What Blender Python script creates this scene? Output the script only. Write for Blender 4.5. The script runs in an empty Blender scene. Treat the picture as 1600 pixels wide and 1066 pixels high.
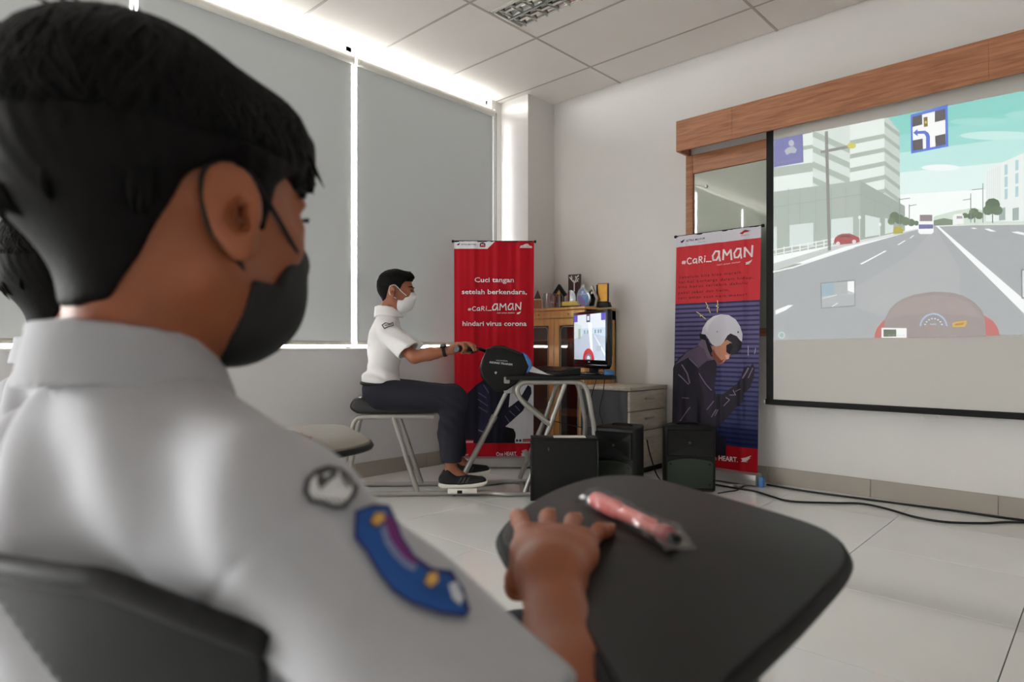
import bpy, bmesh, math, random
import numpy as np
from mathutils import Vector, Matrix
from mathutils.geometry import tessellate_polygon

random.seed(7)
SC = bpy.context.scene
COL = SC.collection

# ---------------------------------------------------------------- camera
# room frame: +X runs along the screen wall away from the window corner, +Y towards the screen wall
FPX, HZ, EYE = 1006.0, 543.0, 0.88          # focal length in pixels of 1600 wide, horizon row, eye height
TH = math.radians(43.2)
CT, ST = math.cos(TH), math.sin(TH)
cam = bpy.data.objects.new('camera', bpy.data.cameras.new('camera'))
COL.objects.link(cam)
cam.location = (0, 0, EYE)
cam.rotation_euler = (math.pi / 2, 0, TH)
cam.data.sensor_width = 36.0
cam.data.lens = 36.0 * FPX / 1600.0
cam.data.shift_y = (HZ - 533.0) / 1600.0
cam.data.clip_start = 0.02
cam.data.dof.use_dof = True
cam.data.dof.focus_distance = 4.2
cam.data.dof.aperture_fstop = 5.2
SC.camera = cam

# ---------------------------------------------------------------- world, exposure
SC.view_settings.view_transform = 'Standard'
SC.view_settings.look = 'None'
SC.view_settings.exposure = 1.93
SC.view_settings.gamma = 1.0
SC.view_settings.use_curve_mapping = False
SC.cycles.max_bounces = 9
SC.cycles.diffuse_bounces = 6
SC.cycles.sample_clamp_indirect = 8.0
SC.cycles.use_denoising = True
SC.cycles.caustics_reflective = False
SC.cycles.caustics_refractive = False
wd = bpy.data.worlds.new('overcast_sky')
SC.world = wd
wd.use_nodes = True
bg = wd.node_tree.nodes['Background']
bg.inputs['Color'].default_value = (1.0, 0.995, 0.985, 1)
bg.inputs['Strength'].default_value = 13.0
_wn = wd.node_tree.nodes
_tc = _wn.new('ShaderNodeTexCoord')
_sx = _wn.new('ShaderNodeSeparateXYZ')
_rp = _wn.new('ShaderNodeValToRGB')                      # bright overcast sky over darker ground
_rp.color_ramp.elements[0].position = 0.49
_rp.color_ramp.elements[0].color = (0.22, 0.215, 0.205, 1)
_rp.color_ramp.elements[1].position = 0.51
_rp.color_ramp.elements[1].color = (1.0, 0.995, 0.985, 1)
_ma = _wn.new('ShaderNodeMath')
_ma.operation = 'MULTIPLY_ADD'
_ma.inputs[1].default_value = 0.5
_ma.inputs[2].default_value = 0.5
wd.node_tree.links.new(_tc.outputs['Generated'], _sx.inputs[0])
wd.node_tree.links.new(_sx.outputs['Z'], _ma.inputs[0])
wd.node_tree.links.new(_ma.outputs[0], _rp.inputs['Fac'])
wd.node_tree.links.new(_rp.outputs['Color'], bg.inputs['Color'])

# ---------------------------------------------------------------- frames
def W(r, f, z):
    """camera-aligned floor frame (r to the right, f straight ahead) -> room frame"""
    return Vector((CT * r - ST * f, ST * r + CT * f, z))
def C(px, py, f):
    """what a picture point at depth f is, in the camera-aligned frame"""
    return np.array(((px - 800) / FPX * f, f, EYE + (HZ - py) / FPX * f))
def PX(px, py, f):
    return W(*C(px, py, f))
def CZ(px, py, z):
    f = (EYE - z) * FPX / (py - HZ)
    return np.array(((px - 800) / FPX * f, f, z))
def on_y(px, Y):
    """(X, depth) where the sight line of column px meets the room plane y = Y"""
    u = (px - 800) / FPX
    t = Y / (ST * u + CT)
    return t * (CT * u - ST), t
def on_x(px, X):
    u = (px - 800) / FPX
    t = X / (CT * u - ST)
    return t * (ST * u + CT), t
def zz(py, f):
    return EYE + (HZ - py) / FPX * f

# ---------------------------------------------------------------- colour and materials
def lin(c):
    r = []
    for v in c[:3]:
        v = v / 255.0
        r.append(v / 12.92 if v <= 0.04045 else ((v + 0.055) / 1.055) ** 2.4)
    return tuple(r)
def mat(name, rgb, rough=0.5, metal=0.0, noise=0.0, nscale=20.0, bump=0.0, bscale=200.0, spec=0.5, stretch=None,
        coat=0.0, trans=0.0, alpha=1.0, sheen=0.0, attr=False, emit=0.0, sss=0.0):
    m = bpy.data.materials.new(name)
    m.use_nodes = True
    nt = m.node_tree
    b = nt.nodes['Principled BSDF']
    col = lin(rgb) + (1,)
    b.inputs['Base Color'].default_value = col
    b.inputs['Roughness'].default_value = rough
    b.inputs['Metallic'].default_value = metal
    b.inputs['Specular IOR Level'].default_value = spec
    b.inputs['Coat Weight'].default_value = coat
    b.inputs['Transmission Weight'].default_value = trans
    b.inputs['Alpha'].default_value = alpha
    b.inputs['Sheen Weight'].default_value = sheen
    if sss:
        b.inputs['Subsurface Weight'].default_value = sss
        b.inputs['Subsurface Radius'].default_value = (0.012, 0.005, 0.003)
        b.inputs['Subsurface Scale'].default_value = 0.5
    tc = nt.nodes.new('ShaderNodeTexCoord')
    vec = tc.outputs['Object']
    if stretch:
        mp = nt.nodes.new('ShaderNodeMapping')
        mp.inputs['Scale'].default_value = stretch
        nt.links.new(vec, mp.inputs['Vector'])
        vec = mp.outputs['Vector']
    src = None
    if attr:
        at = nt.nodes.new('ShaderNodeAttribute')
        at.attribute_name = 'Col'
        src = at.outputs['Color']
    if noise > 0:
        n = nt.nodes.new('ShaderNodeTexNoise')
        n.inputs['Scale'].default_value = nscale
        n.inputs['Detail'].default_value = 4
        nt.links.new(vec, n.inputs['Vector'])
        rp = nt.nodes.new('ShaderNodeMapRange')
        rp.inputs['From Min'].default_value = 0.25
        rp.inputs['From Max'].default_value = 0.75
        rp.inputs['To Min'].default_value = 1 - noise
        rp.inputs['To Max'].default_value = 1 + noise * 0.5
        nt.links.new(n.outputs['Fac'], rp.inputs['Value'])
        mx = nt.nodes.new('ShaderNodeVectorMath')
        mx.operation = 'SCALE'
        mx.inputs[0].default_value = col[:3]
        if src is not None:
            nt.links.new(src, mx.inputs[0])
        nt.links.new(rp.outputs['Result'], mx.inputs['Scale'])
        src = mx.outputs['Vector']
    if src is not None:
        nt.links.new(src, b.inputs['Base Color'])
        if emit:
            nt.links.new(src, b.inputs['Emission Color'])
    if emit:
        b.inputs['Emission Strength'].default_value = emit
        if src is None:
            b.inputs['Emission Color'].default_value = col
    if bump > 0:
        n2 = nt.nodes.new('ShaderNodeTexNoise')
        n2.inputs['Scale'].default_value = bscale
        n2.inputs['Detail'].default_value = 3
        nt.links.new(vec, n2.inputs['Vector'])
        bp = nt.nodes.new('ShaderNodeBump')
        bp.inputs['Strength'].default_value = bump
        bp.inputs['Distance'].default_value = 0.002
        nt.links.new(n2.outputs['Fac'], bp.inputs['Height'])
        nt.links.new(bp.outputs['Normal'], b.inputs['Normal'])
    return m

def blind_mat():
    m = bpy.data.materials.new('blind_fabric')
    m.use_nodes = True
    nt = m.node_tree
    nt.nodes.remove(nt.nodes['Principled BSDF'])
    out = nt.nodes['Material Output']
    d = nt.nodes.new('ShaderNodeBsdfDiffuse')
    t = nt.nodes.new('ShaderNodeBsdfTranslucent')
    d.inputs['Color'].default_value = lin((172, 175, 176)) + (1,)
    w = nt.nodes.new('ShaderNodeTexNoise')
    w.inputs['Scale'].default_value = 350
    tc = nt.nodes.new('ShaderNodeTexCoord')
    nt.links.new(tc.outputs['Object'], w.inputs['Vector'])
    mr = nt.nodes.new('ShaderNodeMapRange')
    mr.inputs['To Min'].default_value = 0.9
    mr.inputs['To Max'].default_value = 1.1
    nt.links.new(w.outputs['Fac'], mr.inputs['Value'])
    vm = nt.nodes.new('ShaderNodeVectorMath')
    vm.operation = 'SCALE'
    vm.inputs[0].default_value = (0.060, 0.0605, 0.060)
    nt.links.new(mr.outputs['Result'], vm.inputs['Scale'])
    nt.links.new(vm.outputs['Vector'], t.inputs['Color'])
    a = nt.nodes.new('ShaderNodeAddShader')
    nt.links.new(d.outputs[0], a.inputs[0])
    nt.links.new(t.outputs[0], a.inputs[1])
    nt.links.new(a.outputs[0], out.inputs['Surface'])
    return m

def pane_mat(name, tint, refl, rough=0.02):
    """thin clear sheet: lets light straight through, mirrors a little"""
    m = bpy.data.materials.new(name)
    m.use_nodes = True
    nt = m.node_tree
    nt.nodes.remove(nt.nodes['Principled BSDF'])
    t = nt.nodes.new('ShaderNodeBsdfTransparent')
    t.inputs['Color'].default_value = tint + (1,)
    g = nt.nodes.new('ShaderNodeBsdfGlossy')
    g.inputs['Roughness'].default_value = rough
    x = nt.nodes.new('ShaderNodeMixShader')
    x.inputs['Fac'].default_value = refl
    nt.links.new(t.outputs[0], x.inputs[1])
    nt.links.new(g.outputs[0], x.inputs[2])
    nt.links.new(x.outputs[0], nt.nodes['Material Output'].inputs['Surface'])
    return m

def wood_mat(name, c1, c2, scale=(1, 9, 9), rough=0.4):
    m = bpy.data.materials.new(name)
    m.use_nodes = True
    nt = m.node_tree
    b = nt.nodes['Principled BSDF']
    b.inputs['Roughness'].default_value = rough
    tc = nt.nodes.new('ShaderNodeTexCoord')
    mp = nt.nodes.new('ShaderNodeMapping')
    mp.inputs['Scale'].default_value = scale
    n = nt.nodes.new('ShaderNodeTexNoise')
    n.inputs['Scale'].default_value = 4
    n.inputs['Detail'].default_value = 6
    n.inputs['Distortion'].default_value = 0.6
    cr = nt.nodes.new('ShaderNodeValToRGB')
    cr.color_ramp.elements[0].position = 0.3
    cr.color_ramp.elements[1].position = 0.72
    cr.color_ramp.elements[0].color = lin(c1) + (1,)
    cr.color_ramp.elements[1].color = lin(c2) + (1,)
    nt.links.new(tc.outputs['Object'], mp.inputs['Vector'])
    nt.links.new(mp.outputs['Vector'], n.inputs['Vector'])
    nt.links.new(n.outputs['Fac'], cr.inputs['Fac'])
    nt.links.new(cr.outputs['Color'], b.inputs['Base Color'])
    return m

M = {}
M['wall'] = mat('wall_paint', (224, 222, 220), 0.75, noise=0.03, nscale=1.5, bump=0.08, bscale=60)
M['wall_low'] = mat('wall_paint_shaded', (214, 214, 216), 0.7, noise=0.03, nscale=1.5, bump=0.08, bscale=60)  # white wall below the windows, its shade put into the colour
M['ceil'] = mat('ceiling_board', (229, 224, 220), 0.85, noise=0.02, nscale=3, bump=0.05, bscale=300)
M['tbar'] = mat('ceiling_bar', (176, 168, 160), 0.5)
M['tile'] = mat('floor_tile', (231, 231, 229), 0.06, noise=0.04, nscale=2.5, spec=0.9)
M['grout'] = mat('grout', (58, 55, 50), 0.8)
M['base'] = mat('baseboard_tile', (168, 160, 150), 0.35, noise=0.05, nscale=5)
M['blind'] = blind_mat()
M['white_plastic'] = mat('white_plastic', (225, 222, 216), 0.35)
M['frame_white'] = mat('window_frame', (225, 223, 218), 0.4)
M['glass'] = pane_mat('window_glass', (0.97, 0.98, 0.98), 0.04)
M['wood'] = wood_mat('valance_wood', (150, 94, 64), (192, 134, 98), (1.2, 10, 14), 0.42)
M['beech'] = wood_mat('beech', (198, 144, 80), (220, 170, 104), (9, 9, 1.2), 0.4)
M['oak'] = wood_mat('drawer_wood', (166, 156, 142), (196, 187, 174), (9, 1.5, 9), 0.5)
M['board'] = mat('glass_board', (186, 194, 182), 0.03, spec=0.6)
M['black'] = mat('black_plastic', (13, 13, 14), 0.5, spec=0.3, noise=0.1, nscale=30, bump=0.1, bscale=400)
M['black_gloss'] = mat('black_gloss', (12, 12, 14), 0.2)
M['black_matt'] = mat('black_matt', (12, 12, 12), 0.8)
M['rubber'] = mat('cable_rubber', (14, 14, 15), 0.5)
M['screen'] = mat('screen_fabric', (205, 203, 198), 0.85)
M['silver'] = mat('silver_paint', (168, 166, 160), 0.35, metal=0.55, noise=0.05, nscale=12)
M['alu'] = mat('aluminium', (188, 188, 186), 0.35, metal=0.7)
M['mirror'] = mat('reflector', (200, 200, 195), 0.12, metal=1.0)
M['darkpanel'] = mat('dark_panel', (66, 67, 70), 0.6, noise=0.05)
M['grille'] = mat('speaker_grille', (46, 56, 46), 0.6, metal=0.3, noise=0.25, nscale=500)
M['print'] = mat('banner_print', (255, 255, 255), 0.5, attr=True, spec=0.22)
M['flat_print'] = mat('flat_print', (255, 255, 255), 0.5, attr=True)
M['shirt'] = mat('shirt_cotton_shaded', (172, 173, 178), 0.85, noise=0.03, nscale=8, bump=0.15, bscale=900, sheen=0.15)  # white cotton darkened: shade on the near students is in the colour
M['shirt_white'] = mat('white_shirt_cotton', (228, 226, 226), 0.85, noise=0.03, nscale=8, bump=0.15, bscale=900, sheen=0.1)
M['skin'] = mat('skin', (150, 92, 64), 0.52, noise=0.10, nscale=18, bump=0.12, bscale=260, sss=0.12)
M['skin_near'] = mat('skin_deep', (150, 84, 50), 0.5, noise=0.12, nscale=22, bump=0.15, bscale=320, sss=0.12)
M['hair'] = mat('black_hair', (13, 11, 11), 0.6, noise=0.35, nscale=60, spec=0.12, bump=0.3, bscale=250)
M['trousers'] = mat('navy_trousers', (19, 21, 36), 0.85, noise=0.12, nscale=20, bump=0.2, bscale=700)
M['mask_black'] = mat('black_mask', (20, 20, 22), 0.75, noise=0.1, nscale=40, bump=0.2, bscale=800)
M['mask_white'] = mat('white_mask', (225, 226, 228), 0.8, bump=0.1, bscale=600)
M['leather'] = mat('seat_vinyl', (22, 22, 24), 0.32, bump=0.15, bscale=500)
M['tablet_dark'] = mat('tablet_laminate', (28, 27, 26), 0.5, spec=0.25, noise=0.06, nscale=60, bump=0.12, bscale=900)
M['tablet_beige'] = mat('tablet_laminate_beige', (128, 120, 109), 0.65, spec=0.15, noise=0.04, nscale=40)
M['chair_plastic'] = mat('chair_plastic', (26, 27, 28), 0.5, spec=0.25, noise=0.06, nscale=60, bump=0.12, bscale=700)
M['white_rubber'] = mat('sole_rubber', (222, 218, 208), 0.6)
M['shoe'] = mat('shoe_knit', (18, 18, 19), 0.7, noise=0.2, nscale=90, bump=0.3, bscale=500)
M['paper'] = mat('paper', (232, 232, 228), 0.8)
M['blue'] = mat('blue_plastic', (66, 118, 178), 0.4)
M['clear'] = pane_mat('clear_film', (0.93, 0.93, 0.93), 0.12, 0.12)
M['acrylic'] = pane_mat('acrylic', (0.86, 0.90, 0.92), 0.22, 0.08)
M['pink'] = mat('pink_pen', (214, 118, 112), 0.35)
M['red_cap'] = mat('red_cap', (150, 34, 40), 0.35)
M['gold'] = mat('gold', (168, 122, 44), 0.35, metal=0.6, noise=0.2, nscale=40)
M['yellow'] = mat('yellow_plate', (226, 206, 92), 0.4)
M['brown'] = mat('dark_brown', (62, 28, 22), 0.4)
M['plaque_wood'] = wood_mat('plaque_wood', (128, 72, 30), (176, 108, 48), (9, 9, 2), 0.4)
M['cloud_glass'] = pane_mat('cabinet_glass', (0.7, 0.62, 0.58), 0.10, 0.03)
M['eye'] = mat('eye', (255, 255, 255), 0.15, attr=True)
M['inside'] = mat('cabinet_inside', (74, 46, 36), 0.7)

# ---------------------------------------------------------------- mesh helpers
class MB:
    def __init__(s):
        s.v, s.f, s.c = [], [], []
    def add(s, vs, fs, col=None):
        o = len(s.v)
        s.v.extend([tuple(float(q) for q in p) for p in vs])
        s.f.extend([tuple(i + o for i in f) for f in fs])
        if col is not None:
            s.c.extend([col] * len(fs))
        return s
    def box(s, lo, hi, col=None):
        x0, y0, z0 = lo
        x1, y1, z1 = hi
        vs = [(x0, y0, z0), (x1, y0, z0), (x1, y1, z0), (x0, y1, z0), (x0, y0, z1), (x1, y0, z1), (x1, y1, z1), (x0, y1, z1)]
        fs = [(0, 3, 2, 1), (4, 5, 6, 7), (0, 1, 5, 4), (1, 2, 6, 5), (2, 3, 7, 6), (3, 0, 4, 7)]
        return s.add(vs, fs, col)
    def rbox(s, lo, hi, bev=0.005, seg=2):
        bm = bmesh.new()
        bmesh.ops.create_cube(bm, size=1)
        lo, hi = Vector(lo), Vector(hi)
        for v in bm.verts:
            v.co = Vector([(lo[i] + hi[i]) / 2 + v.co[i] * (hi[i] - lo[i]) for i in range(3)])
        bmesh.ops.bevel(bm, geom=bm.edges[:], offset=bev, segments=seg, affect='EDGES', profile=0.5)
        return s.bm(bm)
    def bm(s, bm, mtx=None):
        bm.verts.index_update()
        vs = [(mtx @ v.co if mtx else v.co) for v in bm.verts]
        fs = [tuple(v.index for v in f.verts) for f in bm.faces]
        bm.free()
        return s.add(vs, fs)
    def tube(s, pts, r, n=10, closed=False, caps=True):
        pts = [Vector(p) for p in pts]
        m = len(pts)
        rs = r if hasattr(r, '__len__') else [r] * m
        rings = []
        up = None
        for i, p in enumerate(pts):
            a = pts[i - 1] if (i > 0 or closed) else p
            b = pts[(i + 1) % m] if (i < m - 1 or closed) else p
            t = (b - a)
            t = t.normalized() if t.length > 1e-9 else Vector((0, 0, 1))
            if up is None:
                up = Vector((0, 0, 1)) if abs(t.z) < 0.9 else Vector((1, 0, 0))
            sx = t.cross(up)
            if sx.length < 1e-6:
                sx = t.cross(Vector((1, 0.3, 0)))
            sx.normalize()
            up = sx.cross(t).normalized()
            rings.append([p + (sx * math.cos(2 * math.pi * k / n) + up * math.sin(2 * math.pi * k / n)) * rs[i] for k in range(n)])
        vs = [q for rg in rings for q in rg]
        fs = []
        for i in range(m if closed else m - 1):
            for k in range(n):
                a, b = i * n + k, i * n + (k + 1) % n
                c, d = ((i + 1) % m) * n + (k + 1) % n, ((i + 1) % m) * n + k
                fs.append((a, b, c, d))
        if caps and not closed:
            fs.append(tuple(range(n))[::-1])
            fs.append(tuple((m - 1) * n + k for k in range(n)))
        return s.add(vs, fs)
    def lathe(s, prof, n=24, org=(0, 0, 0), axis='z'):
        vs, fs = [], []
        for (r, h) in prof:
            for k in range(n):
                a = 2 * math.pi * k / n
                p = (r * math.cos(a), r * math.sin(a), h)
                if axis == 'y':
                    p = (p[0], p[2], p[1])
                if axis == 'x':
                    p = (p[2], p[0], p[1])
                vs.append((p[0] + org[0], p[1] + org[1], p[2] + org[2]))
        for i in range(len(prof) - 1):
            for k in range(n):
                fs.append((i * n + k, i * n + (k + 1) % n, (i + 1) * n + (k + 1) % n, (i + 1) * n + k))
        fs.append(tuple(range(n))[::-1])
        fs.append(tuple((len(prof) - 1) * n + k for k in range(n)))
        return s.add(vs, fs)
    def prism(s, outline, a, b, plane='xz', bev=0.0, seg=2):
        """2-D outline extruded between a and b along the third axis"""
        bm = bmesh.new()
        def P(u, v, w):
            return {'xz': (u, w, v), 'xy': (u, v, w), 'yz': (w, u, v)}[plane]
        lo = [bm.verts.new(P(u, v, a)) for u, v in outline]
        hi = [bm.verts.new(P(u, v, b)) for u, v in outline]
        n = len(outline)
        bm.faces.new(lo)
        bm.faces.new(hi[::-1])
        for i in range(n):
            bm.faces.new((lo[i], hi[i], hi[(i + 1) % n], lo[(i + 1) % n]))
        bmesh.ops.recalc_face_normals(bm, faces=bm.faces[:])
        if bev:
            es = [e for e in bm.edges if abs(e.calc_face_angle(0)) > 0.6]
            bmesh.ops.bevel(bm, geom=es, offset=bev, segments=seg, affect='EDGES', profile=0.5)
        bmesh.ops.triangulate(bm, faces=[f for f in bm.faces if len(f.verts) > 4])
        return s.bm(bm)
    def sphere(s, c, r, n=12, m=8):
        r = r if hasattr(r, '__len__') else (r, r, r)
        vs, fs = [(c[0], c[1], c[2] - r[2])], []
        for i in range(1, m):
            p = math.pi * i / m
            for k in range(n):
                a = 2 * math.pi * k / n
                vs.append((c[0] + r[0] * math.sin(p) * math.cos(a), c[1] + r[1] * math.sin(p) * math.sin(a), c[2] - r[2] * math.cos(p)))
        vs.append((c[0], c[1], c[2] + r[2]))
        for k in range(n):
            fs.append((0, 1 + (k + 1) % n, 1 + k))
            for i in range(m - 2):
                a, b = 1 + i * n + k, 1 + i * n + (k + 1) % n
                fs.append((a, b, b + n, a + n))
            fs.append((1 + (m - 2) * n + k, 1 + (m - 2) * n + (k + 1) % n, len(vs) - 1))
        return s.add(vs, fs)
    def xf(s, mtx, start=0):
        for i in range(start, len(s.v)):
            s.v[i] = tuple(mtx @ Vector(s.v[i]))
        return s

def smooth_pts(pts, k=6, closed=False):
    """Catmull-Rom through points"""
    pts = [Vector(p) for p in pts]
    n = len(pts)
    out = []
    for i in range(n if closed else n - 1):
        p0 = pts[(i - 1) % n] if (i > 0 or closed) else pts[0]
        p1, p2 = pts[i], pts[(i + 1) % n]
        p3 = pts[(i + 2) % n] if (i < n - 2 or closed) else pts[-1]
        for j in range(k):
            t = j / k
            out.append(0.5 * ((2 * p1) + (p2 - p0) * t + (2 * p0 - 5 * p1 + 4 * p2 - p3) * t * t + (3 * p1 - p0 - 3 * p2 + p3) * t ** 3))
    if not closed:
        out.append(pts[-1])
    return out

def link(name, data, parent=None):
    o = bpy.data.objects.new(name, data)
    COL.objects.link(o)
    if parent is not None:
        o.parent = parent
    return o
def tag(o, label, cat, group=None):
    o['label'] = label
    o['category'] = cat
    if group:
        o['group'] = group
    return o
def mesh_of(name, mb, material, smooth=None, angle=40):
    me = bpy.data.meshes.new(name)
    me.from_pydata(mb.v, [], mb.f)
    me.materials.append(material)
    if mb.c and len(mb.c) == len(mb.f):
        at = me.color_attributes.new('Col', 'FLOAT_COLOR', 'CORNER')
        arr = np.ones((len(me.loops), 4), dtype=np.float32)
        cols = np.array(mb.c, dtype=np.float32)
        tot = np.array([len(f) for f in mb.f])
        arr[:, :3] = np.repeat(cols, tot, axis=0)
        at.data.foreach_set('color', arr.ravel())
    if smooth is not None:
        me.polygons.foreach_set('use_smooth', [True] * len(me.polygons))
        if smooth == 'angle':
            try:
                me.set_sharp_from_angle(angle=math.radians(angle))
            except Exception:
                pass
    me.update()
    return me
def obj(name, mb, material, parent=None, smooth='angle', angle=40):
    return link(name, mesh_of(name, mb, material, smooth, angle), parent)
def thing(name, label, cat, loc=(0, 0, 0), rotz=0.0, group=None):
    o = link(name, None)
    o.location = loc
    o.rotation_euler = (0, 0, rotz)
    o.empty_display_size = 0.1
    return tag(o, label, cat, group)
def struct(name, mb, material, parent=None, smooth='angle'):
    o = obj(name, mb, material, parent, smooth)
    if parent is None:
        o['kind'] = 'structure'
    return o
def copy_tree(o, parent=None):
    c = o.copy()
    COL.objects.link(c)
    c.parent = parent
    for ch in list(o.children):
        copy_tree(ch, c)
    return c

# text as polygons: list of (vertices 2-D, triangles), width normalised
_fc = bpy.data.curves.new('lettering', 'FONT')
_fo = bpy.data.objects.new('lettering', _fc)
def text_polys(s, bold=0.0, spacing=1.0, shear=0.0):
    COL.objects.link(_fo)
    _fc.body = s
    _fc.size = 1.0
    _fc.offset = bold
    _fc.space_character = spacing
    _fc.shear = shear
    _fc.resolution_u = 2
    _fc.align_x = 'LEFT'
    bpy.context.view_layer.update()
    ev = _fo.evaluated_get(bpy.context.evaluated_depsgraph_get())
    me = ev.to_mesh()
    vs = [(v.co.x, v.co.y) for v in me.vertices]
    fs = [tuple(p.vertices) for p in me.polygons]
    ev.to_mesh_clear()
    COL.objects.unlink(_fo)
    return vs, fs

class Art:
    """flat print: coloured polygons in a (u, v) plane, later layers a hair in front"""
    def __init__(s):
        s.tris = []          # (pts (3x2), colour, layer)
        s.layer = 0
    def poly(s, pts, rgb, same=False):
        if not same:
            s.layer += 1
        col = lin(rgb)
        for t in tessellate_polygon([[Vector((p[0], p[1], 0)) for p in pts]]):
            s.tris.append(([tuple(pts[i]) for i in t], col, s.layer))
    def ellipse(s, c, r, rgb, n=20, a0=0, a1=360, same=False):
        full = abs(a1 - a0) >= 360
        pts = [(c[0] + r[0] * math.cos(math.radians(a0 + (a1 - a0) * k / n)), c[1] + r[1] * math.sin(math.radians(a0 + (a1 - a0) * k / n))) for k in range(n if full else n + 1)]
        s.poly(pts, rgb, same)
    def line(s, pts, w, rgb, same=False):
        if not same:
            s.layer += 1
        for a, b in zip(pts[:-1], pts[1:]):
            dx, dy = b[0] - a[0], b[1] - a[1]
            L = math.hypot(dx, dy) or 1
            nx, ny = -dy / L * w / 2, dx / L * w / 2
            ex, ey = dx / L * w * 0.3, dy / L * w * 0.3
            s.poly([(a[0] - ex + nx, a[1] - ey + ny), (b[0] + ex + nx, b[1] + ey + ny), (b[0] + ex - nx, b[1] + ey - ny), (a[0] - ex - nx, a[1] - ey - ny)], rgb, True)
    def text(s, body, p0, p1, h, rgb, bold=0.0, spacing=1.0, shear=0.0):
        """text fitted between two baseline points; h = height of a capital; v grows downwards"""
        vs, fs = text_polys(body, bold, spacing, shear)
        if not vs:
            return
        xs = [v[0] for v in vs]
        x0, x1 = min(xs), max(xs)
        s.layer += 1
        col = lin(rgb)
        dx, dy = p1[0] - p0[0], p1[1] - p0[1]
        k = h / 0.72
        pts = [(p0[0] + dx * (x - x0) / (x1 - x0), p0[1] + dy * (x - x0) / (x1 - x0) - y * k) for x, y in vs]
        for f in fs:
            for i in range(1, len(f) - 1):
                s.tris.append(([pts[f[0]], pts[f[i]], pts[f[i + 1]]], col, s.layer))
    def mesh(s, to3d, step=0.0004, strips=None):
        """to3d(u, v, lift) -> point; strips: list of u cuts so that the print follows a rippled sheet"""
        mb = MB()
        for pts, col, lay in s.tris:
            pieces = [pts]
            if strips:
                nxt = []
                us = [p[0] for p in pts]
                cuts = [c for c in strips if min(us) < c < max(us)]
                cur = pts
                for c in cuts:
                    L, R = [], []
                    for i in range(len(cur)):
                        a, b = cur[i], cur[(i + 1) % len(cur)]
                        (L if a[0] <= c else R).append(a)
                        if (a[0] - c) * (b[0] - c) < 0:
                            t = (c - a[0]) / (b[0] - a[0])
                            q = (c, a[1] + (b[1] - a[1]) * t)
                            L.append(q)
                            R.append(q)
                    if len(L) > 2:
                        nxt.append(L)
                    cur = R
                    if len(cur) < 3:
                        break
                if len(cur) > 2:
                    nxt.append(cur)
                pieces = nxt
            for pc in pieces:
                mb.add([to3d(u, v, lay * step) for u, v in pc], [tuple(range(len(pc)))], col)
        return mb
# ================================================================ the room
XW, YW = -3.71, 4.204            # window wall face, screen wall face
XR, YB, HC = 3.3, -3.6, 2.925    # far side wall, back wall, ceiling
SILL = 0.875
def tri_mesh_box(lo, hi):
    return MB().box(lo, hi)

# floor: slab and one object for each tile
fl = struct('floor', MB().box((XW - 0.2, YB, -0.12), (XR, YW + 0.1, -0.003)), M['grout'])
T = 0.602
tile_mb = MB().rbox((0.0014, 0.0014, -0.006), (T - 0.0014, T - 0.0014, 0.0), 0.0006, 1)
tile_me = mesh_of('tile', tile_mb, M['tile'], None)
gx0, gy0 = -0.83, 3.15
for i in range(-5, 7):
    for j in range(-12, 2):
        x0, y0 = gx0 + i * T, gy0 + j * T
        lo = (max(x0, XW), max(y0, YB))
        hi = (min(x0 + T, XR), min(y0 + T, YW))
        if hi[0] - lo[0] < 0.02 or hi[1] - lo[1] < 0.02:
            continue
        whole = hi[0] - lo[0] > T - 1e-4 and hi[1] - lo[1] > T - 1e-4
        if whole:
            o = link('tile', tile_me, fl)
            o.location = (x0, y0, 0)
        else:
            o = obj('tile', MB().box((lo[0] + 0.0007, lo[1] + 0.0007, -0.006), (hi[0] - 0.0007, hi[1] - 0.0007, 0.0)), M['tile'], fl, None)

# ceiling: slab above, panels, bars
ce = struct('ceiling', MB().box((XW - 0.2, YB, HC + 0.02), (XR, YW + 0.1, HC + 0.2)), M['tbar'])
cx0, cy0 = -2.798, 3.814
LX0, LX1, LY0, LY1 = -2.775, -1.62, 2.775, 3.045   # the luminaire's opening
barm = MB()
for i in range(-2, 7):
    x0 = cx0 + i * 1.2
    if XW - 0.1 < x0 < XR:
        barm.box((x0 - 0.0075, YB, HC - 0.0015), (x0 + 0.0075, YW, HC + 0.02))
for j in range(-14, 2):
    y0 = cy0 + j * 0.6
    if YB < y0 < YW:
        barm.box((XW - 0.15, y0 - 0.0075, HC - 0.001), (XR, y0 + 0.0075, HC + 0.02))
obj('grid_bar', barm, M['tbar'], ce, None)
def panel(x0, x1, y0, y1):
    g = 0.009
    obj('ceiling_panel', MB().box((x0 + g, y0 + g, HC), (x1 - g, y1 - g, HC + 0.015)), M['ceil'], ce, None)
for i in range(-2, 6):
    for j in range(-14, 2):
        x0, x1 = max(cx0 + i * 1.2, XW - 0.14), min(cx0 + (i + 1) * 1.2, XR)
        y0, y1 = max(cy0 + j * 0.6, YB), min(cy0 + (j + 1) * 0.6, YW)
        if x1 - x0 < 0.05 or y1 - y0 < 0.05:
            continue
        if i == 0 and y0 < 2.9 < y1:
            panel(x0, x1, y0, LY0)
            panel(x0, x1, LY1, y1)
        else:
            panel(x0, x1, y0, y1)

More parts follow.
